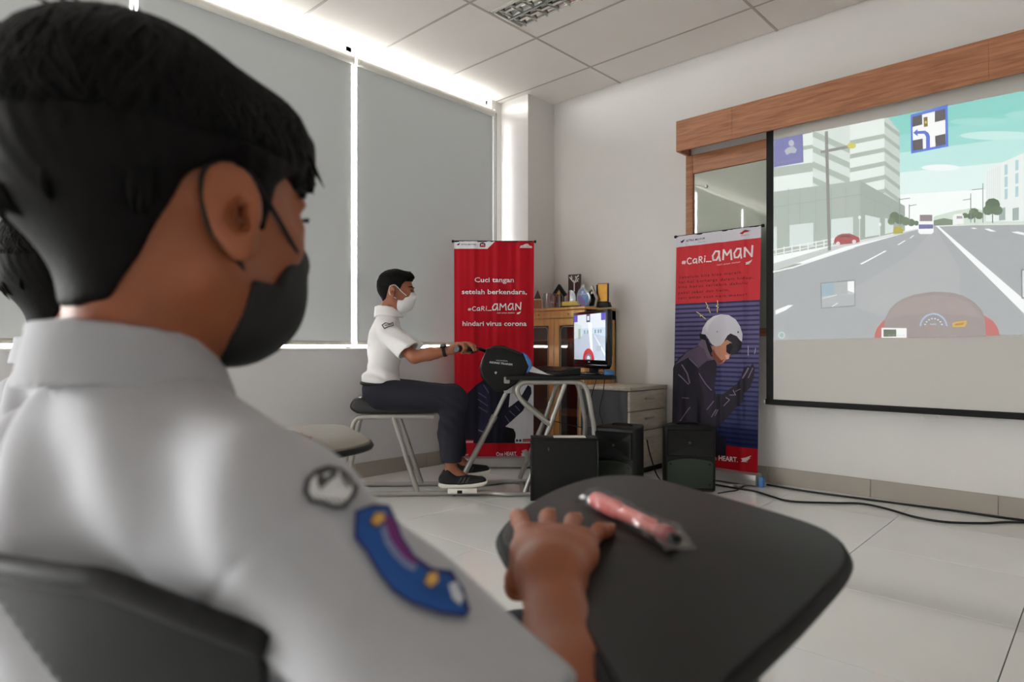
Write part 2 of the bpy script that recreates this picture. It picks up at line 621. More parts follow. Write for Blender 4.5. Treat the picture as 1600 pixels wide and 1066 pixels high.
# walls
struct('wall_screen', MB().box((XW - 0.2, YW, -0.1), (XR, YW + 0.15, HC + 0.1)), M['wall'])
struct('wall_side', MB().box((XR, YB, -0.1), (XR + 0.15, YW + 0.15, HC + 0.1)), M['wall'])
struct('wall_back', MB().box((XW - 0.2, YB - 0.15, -0.1), (XR, YB, HC + 0.1)), M['wall'])
wl = MB().box((XW - 0.16, YB, -0.1), (XW, YW, SILL - 0.012))
struct('wall_window', wl, M['wall_low'])
colm = MB().box((XW - 0.16, 3.874, -0.1), (-3.461, YW, HC + 0.1))
struct('wall_column', colm, M['wall'])
struct('trim_1', MB().rbox((XW - 0.14, YB, SILL - 0.012), (XW + 0.012, 3.874, SILL), 0.003), M['frame_white'])   # window sill
# baseboards of separate tiles
def baseboard(name, along, lo, hi, at, thick, hz=0.105):
    root = link(name, None)
    root['kind'] = 'structure'
    n = lo
    first = True
    while n < hi - 0.01:
        e = min(n + T, hi)
        if along == 'x':
            mb = MB().rbox((n + 0.0008, at - thick, 0), (e - 0.0008, at, hz), 0.002, 1)
        else:
            mb = MB().rbox((at, n + 0.0008, 0), (at + thick, e - 0.0008, hz), 0.002, 1)
        obj('tile', mb, M['base'], root)
        n = e
baseboard('baseboard_screen', 'x', gx0 - 4.37 * T, XR, YW, 0.011)
baseboard('baseboard_window', 'y', YB, 3.874, XW, 0.011)
baseboard('baseboard_column', 'x', XW + 0.012, -3.461, 3.874, 0.011)

# windows behind the blinds: frame, mullions, panes
XG = -3.83
WY = [(-3.45, -1.555), (-1.555, -0.235), (-0.235, 1.1), (1.1, 2.433), (2.433, 3.760)]
for n, (a, b) in enumerate(WY):
    w = MB()
    z0, z1 = SILL, HC
    t = 0.02
    w.box((XG - 0.03, a, z0), (XG + 0.02, a + t, z1)).box((XG - 0.03, b - t, z0), (XG + 0.02, b, z1))
    w.box((XG - 0.03, a, z0), (XG + 0.02, b, z0 + 0.008)).box((XG - 0.03, a, z1 - 0.03), (XG + 0.02, b, z1))
    o = struct('window_%d' % (n + 1), w, M['frame_white'])
    obj('pane', MB().box((XG - 0.004, a + t, z0 + 0.008), (XG, b - t, z1 - 0.008)), M['glass'], o, None)
    # daylight enters here: a portal guides the sky's light through the opening
    L = bpy.data.lights.new('window_portal', 'AREA')
    L.shape = 'RECTANGLE'
    L.size, L.size_y = z1 - z0, b - a
    L.cycles.is_portal = True
    lo = link('window_portal', L)
    lo.location = (XG - 0.05, (a + b) / 2, (z0 + z1) / 2)
    lo.rotation_euler = (0, -math.pi / 2, 0)
struct('wall_window_pier', MB().box((XW - 0.16, YB, SILL), (XW, -3.45, HC + 0.1)), M['wall'])
struct('wall_window_end', MB().box((XW - 0.16, 3.757, SILL), (XW - 0.05, 3.874, HC + 0.1)), M['wall'])

# roller blinds
XB = -3.745
def blind(y0, y1, zbot, label):
    t = thing('roller_blind', label, 'blind', (XB, (y0 + y1) / 2, zbot), 0, 'roller blinds along the windows')
    h = (y1 - y0) / 2
    zt = 2.805 - zbot
    mb = MB()
    mb.box((-0.0006, -h, 0.022), (0.0006, h, zt))
    obj('fabric', mb, M['blind'], t, None)
    obj('bottom_bar', MB().rbox((-0.006, -h, 0.0), (0.006, h, 0.024), 0.003), M['blind_bar'], t)
    obj('roller', MB().lathe([(0.026, -h), (0.026, h)], 20, (0.012, 0, zt + 0.0), 'y'), M['white_plastic'], t)
    for s in (-1, 1):
        mb = MB().rbox((-0.016, s * (h + 0.006) - 0.004, zt - 0.028), (0.03, s * (h + 0.006) + 0.004, zt + 0.03), 0.003)
        obj('bracket', mb, M['white_plastic'], t)
    if zbot < 1.2:
        ch = MB()
        ch.tube([(0.03, h + 0.014, zt), (0.03, h + 0.014, 0.5)], 0.0022, 6)
        ch.tube([(0.014, h + 0.014, zt), (0.014, h + 0.014, 0.5)], 0.0022, 6)
        obj('chain', ch, M['black'] if y1 > 3 else M['white_plastic'], t)
    return t
M['blind_bar'] = mat('blind_bar', (170, 166, 158), 0.5)
blind(2.455, 3.752, 0.897, 'grey roller blind lowered over the window beside the corner column')
blind(1.120, 2.413, 0.897, 'grey roller blind lowered over the window, second from the corner column')
blind(-0.215, 1.080, 0.897, 'grey roller blind lowered over the window, third from the corner column')
blind(-1.545, -0.255, 0.897, 'grey roller blind lowered over the window, fourth from the corner column')
blind(-3.43, -1.585, 1.75, 'wide grey roller blind half raised beside the back wall')

# recessed luminaire
lt = thing('ceiling_light', 'recessed ceiling light with mirrored louvre, switched off', 'light', ((LX0 + LX1) / 2, (LY0 + LY1) / 2, HC - 0.002))
hx, hy = (LX1 - LX0) / 2, (LY1 - LY0) / 2
fr = MB()
fr.box((-hx - 0.006, -hy - 0.006, -0.003), (hx + 0.006, -hy + 0.014, 0.02)).box((-hx - 0.006, hy - 0.014, -0.003), (hx + 0.006, hy + 0.006, 0.02))
fr.box((-hx - 0.006, -hy, -0.003), (-hx + 0.012, hy, 0.02)).box((hx - 0.012, -hy, -0.003), (hx + 0.006, hy, 0.02))
obj('frame', fr, M['white_plastic'], lt)
obj('housing', MB().box((-hx, -hy, 0.017), (hx, hy, 0.0205)), M['mirror'], lt, None)
for s in (-1, 1):
    mb = MB()
    prof = []
    for k in range(9):
        a = math.pi * k / 8
        prof.append((s * hy / 2 - math.cos(a) * (hy / 2 - 0.008), 0.0 + math.sin(a) * 0.014))
    vs = [(x, y, z) for x in (-hx + 0.012, hx - 0.012) for y, z in prof]
    mb.add(vs, [(k, k + 1, k + 10, k + 9) for k in range(8)])
    obj('reflector', mb, M['mirror'], lt)
    obj('tube', MB().lathe([(0.007, -hx + 0.03), (0.007, hx - 0.03)], 12, (0, s * hy / 2, 0.008), 'x'), M['white_plastic'], lt)
    for k in range(13):
        x = -hx + 0.05 + k * (2 * hx - 0.1) / 12
        mb = MB().prism([(-0.006, 0.011), (0.006, 0.011), (0.0012, -0.010), (-0.0012, -0.010)], s * hy / 2 - hy / 2 + 0.009, s * hy / 2 + hy / 2 - 0.009, 'xz')
        b = obj('louvre_blade', mb, M['mirror'], lt, None)
        b.location.x = x
obj('divider', MB().box((-hx + 0.012, -0.004, -0.008), (hx - 0.012, 0.004, 0.016)), M['alu'], lt)

# ================================================================ screen wall fittings
# glass board in a wooden frame
BX0, BX1, BZ0, BZ1 = -2.227, 0.60, 0.955, 2.233
bd = thing('framed_board', 'pale glass writing board in a brown wooden frame behind the projection screen', 'board', ((BX0 + BX1) / 2, YW - 0.001, BZ0))
bw, bh = (BX1 - BX0) / 2, BZ1 - BZ0
for s in (-1, 1):
    x = s * bw
    obj('stile', MB().rbox((min(x, x - s * 0.055), -0.032, 0), (max(x, x - s * 0.055), 0, bh), 0.002), M['wood'], bd)
obj('rail', MB().rbox((-bw + 0.055, -0.032, 0), (bw - 0.055, 0, 0.05), 0.002), M['wood'], bd)
obj('rail', MB().rbox((-bw + 0.055, -0.032, bh - 0.13), (bw - 0.055, 0, bh), 0.002), M['wood'], bd)
obj('glass_panel', MB().rbox((-bw + 0.057, -0.018, 0.052), (bw - 0.057, -0.006, bh - 0.132), 0.0005, 1), M['board'], bd, None)
for px in (-bw + 0.15, bw - 0.15):
    obj('standoff', MB().lathe([(0.004, -0.019), (0.012, -0.021), (0.012, -0.026), (0.009, -0.029)], 16, (px, 0, bh - 0.235), 'y'), M['alu'], bd)
# valance box
vl = thing('screen_valance', 'long brown wooden box above the projection screen', 'valance', (-0.75, YW - 0.001, 2.234))
VX0, VX1 = -2.222 + 0.75, 1.45 + 0.75
nseg = 4
cuts = [VX0, VX0 + 0.40, VX0 + 1.75, VX0 + 3.05, VX1]
VF = -(YW - 4.025)
for a, b in zip(cuts[:-1], cuts[1:]):
    obj('front_board', MB().rbox((a + 0.0004, VF, 0), (b - 0.0004, VF + 0.018, 0.209), 0.0008, 1), M['wood'], vl)
obj('top_board', MB().box((VX0, VF + 0.018, 0.191), (VX1, 0, 0.209)), M['wood'], vl)
for x in (VX0, VX1 - 0.018):
    obj('end_board', MB().box((x, VF + 0.018, 0), (x + 0.018, 0, 0.191)), M['wood'], vl)

# projection screen
YS = 4.10
SX0, SX1, SZ0 = -1.627, 0.155, 0.517
ps = thing('projection_screen', 'pull-down projection screen with black border showing a street riding simulation', 'screen', ((SX0 + SX1) / 2, YS, SZ0))
sw = (SX1 - SX0) / 2
ZT = 2.30 - SZ0
obj('screen_sheet', MB().box((-sw + 0.045, 0.0, 0.03), (sw - 0.045, 0.0012, ZT)), M['screen'], ps, None)
for s in (-1, 1):
    obj('side_border', MB().box((min(s * sw, s * (sw - 0.045)), -0.0003, 0.03), (max(s * sw, s * (sw - 0.045)), 0.0015, ZT)), M['black_matt'], ps, None)
obj('bottom_bar', MB().rbox((-sw - 0.004, -0.010, 0), (sw + 0.004, 0.010, 0.035), 0.004), M['black_matt'], ps)
for s in (-1, 1):
    obj('end_cap', MB().rbox((s * (sw + 0.008) - 0.005, -0.009, 0.006), (s * (sw + 0.008) + 0.005, 0.009, 0.028), 0.002), M['white_plastic'], ps)
obj('screen_case', MB().lathe([(0.036, -sw - 0.02), (0.036, sw + 0.02)], 20, (0, 0.0, ZT + 0.03), 'x'), M['white_plastic'], ps)
hx_, ht_ = on_y(1455, YS)
ring = [(hx_ - (SX0 + SX1) / 2 + 0.042 * math.cos(a), 0.008 * math.sin(a), -0.016 + 0.018 * math.sin(a)) for a in [2 * math.pi * k / 24 for k in range(24)]]
obj('pull_handle', MB().tube(ring, 0.003, 8, closed=True), M['white_plastic'], ps)

# the projected picture
A = Art()
PXR = 1790
def yt(x): return 219 + (x - 1209) * (142 - 219) / 391.0
def yb(x): return 532 + (x - 1209) * (523 - 532) / 391.0
steps = [(0.0, (132, 208, 198)), (0.18, (150, 216, 208)), (0.34, (186, 230, 224)), (0.52, (222, 242, 238)), (0.72, (244, 250, 248))]
def hor(x): return 352 - (x - 1460) * 0.01
for k, (a, c) in enumerate(steps):
    def yy(x, a=a): return yt(x) + (hor(x) - yt(x)) * a
    A.poly([(1209, yy(1209)), (PXR, yy(PXR)), (PXR, hor(PXR) + 30), (1209, hor(1209) + 60)], c)
for (x, y, rx, ry, c) in ((1530, 190, 46, 6, (156, 218, 209)), (1560, 212, 60, 7, (196, 234, 228)), (1640, 180, 70, 9, (158, 218, 210)), (1470, 262, 30, 5, (238, 248, 246))):
    A.ellipse((x, y), (rx, ry), c, 18)
A.poly([(1440, 352), (1461, 338), (1490, 330), (1519, 325), (1560, 334), (1620, 345), (1620, 356), (1440, 356)], (206, 222, 208))
# road and pavements
A.poly([(1209, 428), (1330, 388), (1440, 357), (1462, 353), (PXR, 345), (PXR, yb(PXR)), (1600, yb(1600)), (1400, 527.5), (1209, yb(1209))], (164, 168, 170))
A.poly([(1300, 470), (1420, 400), (1462, 356), (1500, 420), (1500, 480), (1400, 500)], (171, 174, 176))
# tall striped tower
tw = (228, 238, 232)
ts = (172, 186, 175)
A.poly([(1209, 219), (1325, 196), (1382, 184.5), (1382, 320), (1209, 320)], tw)
A.poly([(1382, 184.5), (1388, 184), (1405, 205), (1407, 330), (1382, 320)], (196, 208, 200))
for k in range(6):
    y = 206 + k * 21.5
    A.poly([(1327, y + 14), (1382, y + 3), (1382, y + 10), (1327, y + 21)], ts, k > 0)
for k in range(7):
    y = 186 + k * 20.5
    A.poly([(1382, y + 4), (1406, y + 22), (1406, y + 29), (1382, y + 11)], (164, 178, 168), k > 0)
A.poly([(1270, 206.5), (1328, 196), (1328, 300), (1270, 300)], (212, 224, 217))
for k in range(4):
    y = 208 + k * 24
    A.poly([(1270, y - 4), (1328, y + 22), (1328, y + 32), (1270, y + 6)], ts, k > 0)
A.poly([(1209, 262), (1270, 254), (1270, 268), (1209, 277)], ts)
A.poly([(1209, 236), (1270, 226), (1270, 232), (1209, 243)], ts)
# low block
lb = (168, 181, 171)
A.poly([(1209, 300), (1275, 291), (1344, 282), (1344, 376), (1209, 400)], lb)
A.poly([(1344, 282), (1414, 322), (1414, 361), (1344, 376)], (158, 170, 161))
A.line([(1209, 324), (1344, 304), (1414, 333)], 0.8, (146, 158, 149))
for x in (1232, 1250, 1275, 1299, 1322, 1367, 1390):
    A.line([(x, 294 if x < 1344 else 296 + (x - 1344) * 0.5), (x, 362)], 0.7, (150, 162, 153))
for q in ([(1234, 352), (1271, 348), (1271, 384), (1234, 386)], [(1299, 343), (1333, 339), (1333, 374), (1299, 380)], [(1352, 336), (1375, 341), (1375, 367), (1352, 371)],
          [(1383, 341), (1396, 344), (1396, 363), (1383, 366)], [(1209, 355), (1214, 354), (1214, 390), (1209, 391)]):
    A.poly(q, (212, 224, 220))
# right building
A.poly([(1539, 267), (1557, 258), (1600, 239), (1700, 196), (PXR, 160), (PXR, 346), (1541, 346)], (232, 240, 237))
for k in range(7):
    A.line([(1543 + k * 3.2, 268 - k * 1.4), (1543 + k * 3.2, 318)], 0.7, (204, 216, 214), k > 0)
for x in (1572, 1589, 1612, 1636, 1665):
    for k in range(3):
        y = 258 - (x - 1572) * 0.42 + k * (19 + (x - 1572) * 0.1)
        A.poly([(x - 2.5, y), (x + 2.5, y - 1.5), (x + 2.5, y + 15), (x - 2.5, y + 16)], (176, 208, 212), k > 0)
for x in (1566, 1587, 1616, 1650):
    A.poly([(x - 5, 326), (x + 5, 324), (x + 5, 344), (x - 5, 345)], (158, 174, 170))
A.poly([(1462, 353), (PXR, 345), (PXR, 349), (1520, 352), (1462, 354.5)], (232, 236, 234))
# trees
tg = ((96, 118, 92), (82, 104, 80))
for (x, y, r) in ((1551, 320, 12), (1544, 329, 9), (1558, 329, 9), (1522, 332, 8), (1530, 337, 7), (1517, 338, 6), (1508, 337, 5), (1502, 340, 4.5)):
    A.ellipse((x, y), (r, r * 0.85), tg[int(x) % 2], 9)
for x, y in ((1551, 330), (1523, 338)):
    A.line([(x, y), (x, 348)], 1.5, (100, 96, 84))
for (x, y, r) in ((1398, 339, 8), (1406, 343, 8), (1393, 346, 6), (1415, 346, 7), (1424, 348, 6), (1432, 349, 4)):
    A.ellipse((x, y), (r, r), (112, 130, 104) if int(x) % 2 else (98, 118, 92), 9)
A.poly([(1458, 345), (1475, 341), (1500, 346), (1500, 351), (1458, 353)], (120, 138, 116))
# lamp posts
for (x, y0, y1, a) in ((1536, 287, 348, -17), (1517, 303, 348, -12), (1406, 310, 352, 16), (1421, 320, 352, 11)):
    A.line([(x, y0), (x, y1)], 1.3, (132, 138, 136))
    yk = y0 + (8 if a < 0 else 2)
    A.line([(x, yk), (x + a, yk + (2 if a < 0 else -2))], 1.1, (132, 138, 136))
# signs by the road
for x, y0, y1 in ((1343.5, 340, 376), (1375, 351, 371)):
    A.line([(x, y0), (x, y1)], 1.2, (226, 230, 228))
    A.ellipse((x, y0), (2.2, 3), (240, 242, 240), 10)
# pavement edge, white lines
A.poly([(1209, 412), (1300, 385), (1344, 377), (1400, 364), (1440, 356), (1440, 358), (1344, 381), (1320, 386), (1209, 424)], (196, 202, 200))
A.line([(1209, 425), (1240, 418), (1334, 387)], 2.2, (238, 242, 240))
A.line([(1344, 380), (1400, 365), (1436, 357)], 1.4, (236, 240, 238))
for q in ([(1344, 412.5), (1347, 413.5), (1386, 392.5), (1383, 392)], [(1212, 485), (1212, 492), (1228, 485), (1240, 477), (1232, 477)],
          [(1402, 383), (1405, 383), (1416, 376), (1413, 376)], [(1421, 372.5), (1423.5, 372.5), (1429, 368), (1427, 368)], [(1538, 358), (1545, 357.5), (1557, 362), (1548, 362)],
          [(1517, 356.5), (1522, 356), (1528, 358), (1521, 358)], [(1580, 363), (1590, 362), (1640, 372), (1622, 373)], [(1462.5, 353), (1466, 353), (1600, 468), (1665, 521), (1632, 521.5), (1600, 490)]):
    A.poly(q, (243, 246, 245))
# railing
for k in range(9):
    x = 1213 + k * 12.5
    y = 405 - k * 3.0
    A.line([(x, y - 17 + k * 0.9), (x, y)], 1.7, (238, 242, 241), k > 0)
A.line([(1209, 391), (1310, 372)], 1.6, (238, 242, 241))
A.line([(1209, 398), (1310, 377)], 1.3, (238, 242, 241))
# street lamp
A.poly([(1289, 206), (1294, 205), (1299, 391), (1294, 392)], (136, 136, 134))
A.line([(1284, 238), (1328, 229)], 4.5, (136, 136, 134))
A.ellipse((1331, 228), (7, 4.6), (206, 204, 96), 12)
# vehicles
A.poly([(1303, 380), (1305, 372), (1310, 368), (1316, 365.5), (1328, 365), (1335, 368), (1343, 372), (1344, 378), (1338, 380), (1310, 383)], (166, 78, 80))
A.poly([(1311, 371), (1316, 368), (1327, 367.5), (1331, 371)], (110, 66, 70))
for x, y in ((1310, 381), (1335, 378)):
    A.ellipse((x, y), (3.2, 3.2), (222, 214, 212), 10)
A.poly([(1396, 361), (1399, 355), (1408, 354.5), (1412, 360), (1411, 365), (1396, 366)], (176, 168, 66))
A.poly([(1436, 337), (1438, 335), (1457, 335), (1459, 337), (1459, 363), (1456, 366), (1438, 366), (1435, 363)], (244, 246, 246))
A.poly([(1437.5, 336), (1457, 336), (1457, 346), (1437.5, 346)], (138, 128, 132))
A.poly([(1436, 351), (1458.5, 351), (1458.5, 357.5), (1436, 358)], (112, 112, 160))
A.poly([(1489, 338), (1492, 335), (1503, 334), (1506, 338), (1506, 350), (1489, 352)], (240, 242, 242))
A.poly([(1495, 338), (1504, 338), (1504, 342), (1495, 342)], (160, 160, 160))
# direction sign
A.poly([(1423, 180), (1481, 164), (1482, 229.5), (1424, 240.5)], (82, 116, 214))
A.poly([(1426, 183.5), (1477, 170.5), (1478, 226), (1427, 236.5)], (244, 247, 246))
for q in ([(1426, 183.5), (1441, 179.5), (1441.5, 195), (1426, 199)], [(1461, 174.5), (1477, 170.5), (1477.5, 187.5), (1461, 191.5)],
          [(1426.5, 220), (1442, 217), (1442.5, 233.5), (1427, 236.5)], [(1461.5, 213), (1477.5, 209.5), (1478, 226), (1462, 229.5)]):
    A.poly(q, (84, 80, 84))
A.poly([(1447.5, 233), (1447.3, 214), (1444.5, 209.5), (1434, 209.5), (1434.5, 213.5), (1427.5, 208), (1434, 202), (1434, 205.5), (1446, 204.5), (1451, 208), (1453.3, 213), (1453.5, 231.5)], (82, 112, 206))
A.poly([(1443.5, 184), (1449.5, 183), (1450, 198), (1444, 199)], (120, 104, 56))
A.ellipse((1447, 191.5), (1.8, 2.2), (226, 210, 70), 9)
# purple poster in the corner
A.poly([(1209.5, 219), (1255, 210), (1256, 254), (1209.5, 262)], (114, 118, 172))
A.ellipse((1237, 224), (4.5, 5), (186, 190, 200), 10)
A.poly([(1226, 236), (1232, 231), (1240, 229), (1246, 234), (1243, 240), (1236, 239), (1230, 243)], (178, 182, 190))
A.text('A Vision Tr Inc', (1214, 257), (1252, 249.5), 4, (170, 140, 150))
# mirror inset
A.poly([(1282.5, 442), (1336.5, 437.5), (1337, 478.5), (1283.5, 482.5)], (128, 132, 134))
A.poly([(1284, 443.5), (1335.2, 439.2), (1335.8, 477.3), (1285, 481)], (190, 196, 198))
A.poly([(1284, 443.5), (1304, 442), (1304, 461), (1284.5, 464)], (152, 176, 188))
A.poly([(1304, 442), (1325, 440.5), (1325, 460), (1304, 461)], (172, 178, 178))
A.poly([(1325, 440), (1335.2, 439.2), (1335.4, 458), (1325, 454)], (244, 246, 246))
A.poly([(1284.5, 466), (1310, 461), (1335.6, 460), (1335.8, 477.3), (1285, 481)], (174, 178, 180))
A.line([(1301, 479), (1309, 474)], 1.4, (240, 242, 242))
A.line([(1285, 467), (1308, 461)], 1, (226, 230, 230))
A.poly([(1595.5, 421), (1648, 417), (1649, 462), (1596.5, 467)], (112, 118, 120))
A.poly([(1597.5, 423), (1646, 419), (1647, 460), (1598, 464.5)], (214, 218, 218))
# dashboard
A.poly([(1366, 528), (1370, 514), (1379, 503), (1390, 494), (1540, 494), (1552, 502), (1559, 512), (1562, 524), (1460, 527.5)], (190, 104, 100))
A.poly([(1381, 527.8), (1383, 500), (1390, 485), (1398, 475.5), (1411, 467), (1430, 460), (1458, 456), (1485, 457), (1505, 462), (1522, 472), (1534, 484), (1539, 497), (1541, 525.5), (1460, 527.5)], (150, 140, 138))
A.poly([(1385, 500), (1392, 486), (1404, 475), (1425, 466), (1458, 462), (1490, 464), (1515, 474), (1531, 490), (1534, 498), (1500, 492), (1458, 489), (1415, 492)], (158, 146, 143))
for k in range(25):
    a = math.radians(188 + k * 164 / 24)
    A.line([(1459 + 17 * math.cos(a), 512 + 17 * math.sin(a)), (1459 + 21.5 * math.cos(a), 512 + 21.5 * math.sin(a))], 1.5, (206, 226, 246), k > 0)
A.ellipse((1459, 512), (22, 22.5), (190, 214, 240), 24, 185, 355)
A.ellipse((1459, 512), (19.5, 20), (146, 140, 142), 24, 183, 357)
for k in range(8):
    a = math.radians(200 + k * 20)
    A.ellipse((1459 + 14 * math.cos(a), 512 + 14 * math.sin(a)), (1.5, 1.1), (226, 234, 242), 6, same=k > 0)
for k in range(27):
    a = math.radians(188 + k * 164 / 26)
    A.line([(1459 + 19.7 * math.cos(a), 512 + 19.7 * math.sin(a)), (1459 + 22 * math.cos(a), 512 + 22 * math.sin(a))], 0.8, (120, 130, 150), k > 0)
A.text('km/h', (1454, 508), (1463, 507.6), 2.4, (226, 230, 234))
A.line([(1459, 513), (1446, 510)], 0.9, (196, 108, 96))
A.poly([(1488, 505), (1494, 503), (1510, 501), (1511.5, 505), (1508, 511), (1489, 511.5)], (208, 168, 84))
A.poly([(1493, 506), (1507, 503.5), (1505, 508), (1493, 509)], (176, 128, 50))
A.poly([(1378, 512.5), (1417, 513), (1417, 527.8), (1378, 528)], (240, 243, 242))
A.poly([(1381, 515), (1401, 515), (1401, 526), (1381, 526.5)], (96, 106, 88))
A.text('5.7', (1388, 525.5), (1399, 525.3), 3, (170, 180, 160))
A.text('km/h', (1403, 525.5), (1414, 525.3), 3, (190, 196, 196))
A.ellipse((1222, 524), (5.5, 5.5), (206, 218, 216), 16)
A.ellipse((1222, 524), (3.4, 3.8), (150, 178, 168), 12)
M['picture'] = mat('projected_light', (255, 255, 255), 0.9, attr=True, emit=0.25)
_b = M['picture'].node_tree.nodes['Principled BSDF']
for l in list(M['picture'].node_tree.links):
    if l.to_socket == _b.inputs['Base Color']:
        M['picture'].node_tree.links.remove(l)
_b.inputs['Base Color'].default_value = lin((100, 99, 97)) + (1,)
def to_screen(u, v, lift):
    X, t = on_y(u, YS)
    z = zz(v, t)
    return (min(X, SX1 - 0.05) - (SX0 + SX1) / 2, -0.0005 - lift * 0.35, min(z, 2.235) - SZ0)
obj('projected_picture', A.mesh(to_screen, 0.00015), M['picture'], ps, None)
# ================================================================ storage in the corner
# beech cabinet with glass doors
CX0, CX1, CY0, CY1, CH = -3.415, -2.832, 3.791, YW - 0.013, 1.181
cb = thing('display_cabinet', 'beech cabinet with two glazed doors standing in the corner', 'cabinet', ((CX0 + CX1) / 2, (CY0 + CY1) / 2, 0))
cw, cd = (CX1 - CX0) / 2, (CY1 - CY0) / 2
body = MB()
body.box((-cw, -cd + 0.022, 0), (-cw + 0.018, cd, CH - 0.02)).box((cw - 0.018, -cd + 0.022, 0), (cw, cd, CH - 0.02))
body.box((-cw, cd - 0.01, 0), (cw, cd, CH - 0.02)).box((-cw, -cd + 0.022, 0), (cw, cd, 0.06)).box((-cw, -cd + 0.022, CH - 0.09), (cw, cd, CH - 0.02))
obj('carcass', body, M['beech'], cb)
obj('back_panel', MB().box((-cw + 0.018, cd - 0.014, 0.06), (cw - 0.018, cd - 0.0102, CH - 0.09)), M['inside'], cb, None)
obj('top', MB().rbox((-cw - 0.004, -cd - 0.004, CH - 0.02), (cw + 0.004, cd, CH), 0.006), M['beech'], cb)
obj('drawer_front', MB().rbox((-cw + 0.002, -cd, CH - 0.078), (cw - 0.002, -cd + 0.021, CH - 0.024), 0.003), M['beech'], cb)
for s in (-1, 1):
    k = obj('knob', MB().lathe([(0.004, 0), (0.004, -0.012), (0.009, -0.016), (0.008, -0.022)], 12, (s * cw * 0.5, -cd, CH - 0.05), 'y'), M['beech'], cb)
for z in (0.36, 0.665, 0.93):
    obj('shelf', MB().box((-cw + 0.02, -cd + 0.05, z), (cw - 0.02, cd - 0.016, z + 0.018)), M['beech'], cb)
for s in (-1, 1):
    x0, x1 = (0.002, cw - 0.002) if s > 0 else (-cw + 0.002, -0.002)
    z0, z1 = 0.07, CH - 0.084
    st = 0.05
    d = MB()
    d.box((x0, -cd, z0), (x0 + st, -cd + 0.02, z1)).box((x1 - st, -cd, z0), (x1, -cd + 0.02, z1))
    d.box((x0 + st, -cd, z0), (x1 - st, -cd + 0.02, z0 + st)).box((x0 + st, -cd, z1 - st), (x1 - st, -cd + 0.02, z1))
    dr = obj('door', d, M['beech'], cb)
    obj('glass_pane', MB().box((x0 + st, -cd + 0.008, z0 + st), (x1 - st, -cd + 0.012, z1 - st)), M['cloud_glass'], dr, None)
    xs = x0 if s > 0 else x1
    obj('knob', MB().lathe([(0.004, 0), (0.004, -0.012), (0.010, -0.016), (0.008, -0.022)], 12, (xs + s * 0.022, -cd, 0.60), 'y'), M['beech'], dr)
    # pale inlay line around the pane
    ix0, ix1, iz0, iz1 = x0 + st + 0.012, x1 - st - 0.012, z0 + st + 0.012, z1 - st - 0.012
    r = 0.03
    pts = []
    for (cxx, czz, a0) in ((ix1 - r, iz1 - r, 0), (ix0 + r, iz1 - r, 90), (ix0 + r, iz0 + r, 180), (ix1 - r, iz0 + r, 270)):
        for q in range(4):
            a = math.radians(a0 + 30 * q)
            pts.append((cxx + r * math.cos(a), -cd + 0.0055, czz + r * math.sin(a)))
    obj('inlay', MB().tube(pts, 0.003, 6, closed=True), M['oak'], dr)

# awards on top of it
ZC = CH + 0.0004
def award(name, label, px, Y, cat='trophy'):
    X, t = on_y(px, Y)
    return thing(name, label, cat, (X, Y, ZC), math.radians(12), 'awards on top of the beech cabinet'), t / FPX
t, k = award('house_plaque', 'wooden house-shaped award with pale rim at the end of the row', 841, 3.90)
out = [(-8.5, 0), (8.5, 0), (9, 12), (8, 17), (0, 34), (-8, 17), (-9, 12)]
obj('rim', MB().prism([(x * k, y * k) for x, y in out], -0.012, 0.012, 'xz', 0.001), M['oak'], t)
obj('roof_panel', MB().prism([(x * k, y * k) for x, y in [(-6.5, 17), (6.5, 17), (0, 31)]], -0.014, -0.012, 'xz'), M['brown'], t)
obj('plate', MB().prism([(x * k, y * k) for x, y in [(-7, 2), (7, 2), (7, 15), (-7, 15)]], -0.014, -0.012, 'xz'), M['plaque_wood'], t)
t, k = award('acrylic_block', 'clear acrylic block award beside the wooden house-shaped award', 855, 3.95)
obj('block', MB().rbox((-6 * k, -0.012, 0.012), (6 * k, 0.012, 26 * k), 0.002), M['acrylic'], t)
obj('foot', MB().rbox((-6.5 * k, -0.02, 0), (6.5 * k, 0.02, 0.012), 0.002), M['oak'], t)
t, k = award('round_glass_award', 'round clear glass award on a cube foot', 865.5, 3.88)
obj('foot', MB().rbox((-7 * k, -0.02, 0), (7 * k, 0.02, 9.5 * k), 0.003), M['acrylic'], t)
obj('disc', MB().lathe([(6.5 * k, -0.007), (7 * k, -0.004), (7 * k, 0.004), (6.5 * k, 0.007)], 24, (0, 0, 17 * k), 'y'), M['acrylic'], t)
t, k = award('gabled_award', 'black gabled award with a round gold emblem', 874, 4.03)
obj('roof', MB().prism([(x * k, y * k) for x, y in [(-11, 25), (0, 40), (12, 24), (9, 21), (0, 33), (-8, 22)]], -0.016, 0.016, 'xz'), M['black'], t)
obj('panel', MB().prism([(x * k, y * k) for x, y in [(-8, 0), (8.5, 0), (8.5, 22), (0, 33), (-8, 23)]], -0.006, 0.006, 'xz'), M['brown'], t)
obj('emblem', MB().lathe([(2.6 * k, -0.010), (2.8 * k, -0.008), (2.8 * k, -0.006)], 18, (0, 0, 26.5 * k), 'y'), M['gold'], t)
obj('inner_outline', MB().tube([(x * k, -0.008, y * k) for x, y in [(-6, 21), (0, 31), (7, 20), (7, 3), (-6, 3)]], 0.002, 6, closed=True), M['oak'], t)
t, k = award('glass_bottle_award', 'slim pale glass award shaped like a bottle', 874, 3.86)
obj('stem', MB().lathe([(3.6 * k, 0), (3.8 * k, 4 * k), (2.8 * k, 9 * k), (1.6 * k, 13 * k), (1.5 * k, 20 * k), (2.2 * k, 21 * k)], 16), M['acrylic'], t)
t, k = award('tree_plaque', 'tall dark brown plaque with a white branching tree', 898, 4.08)
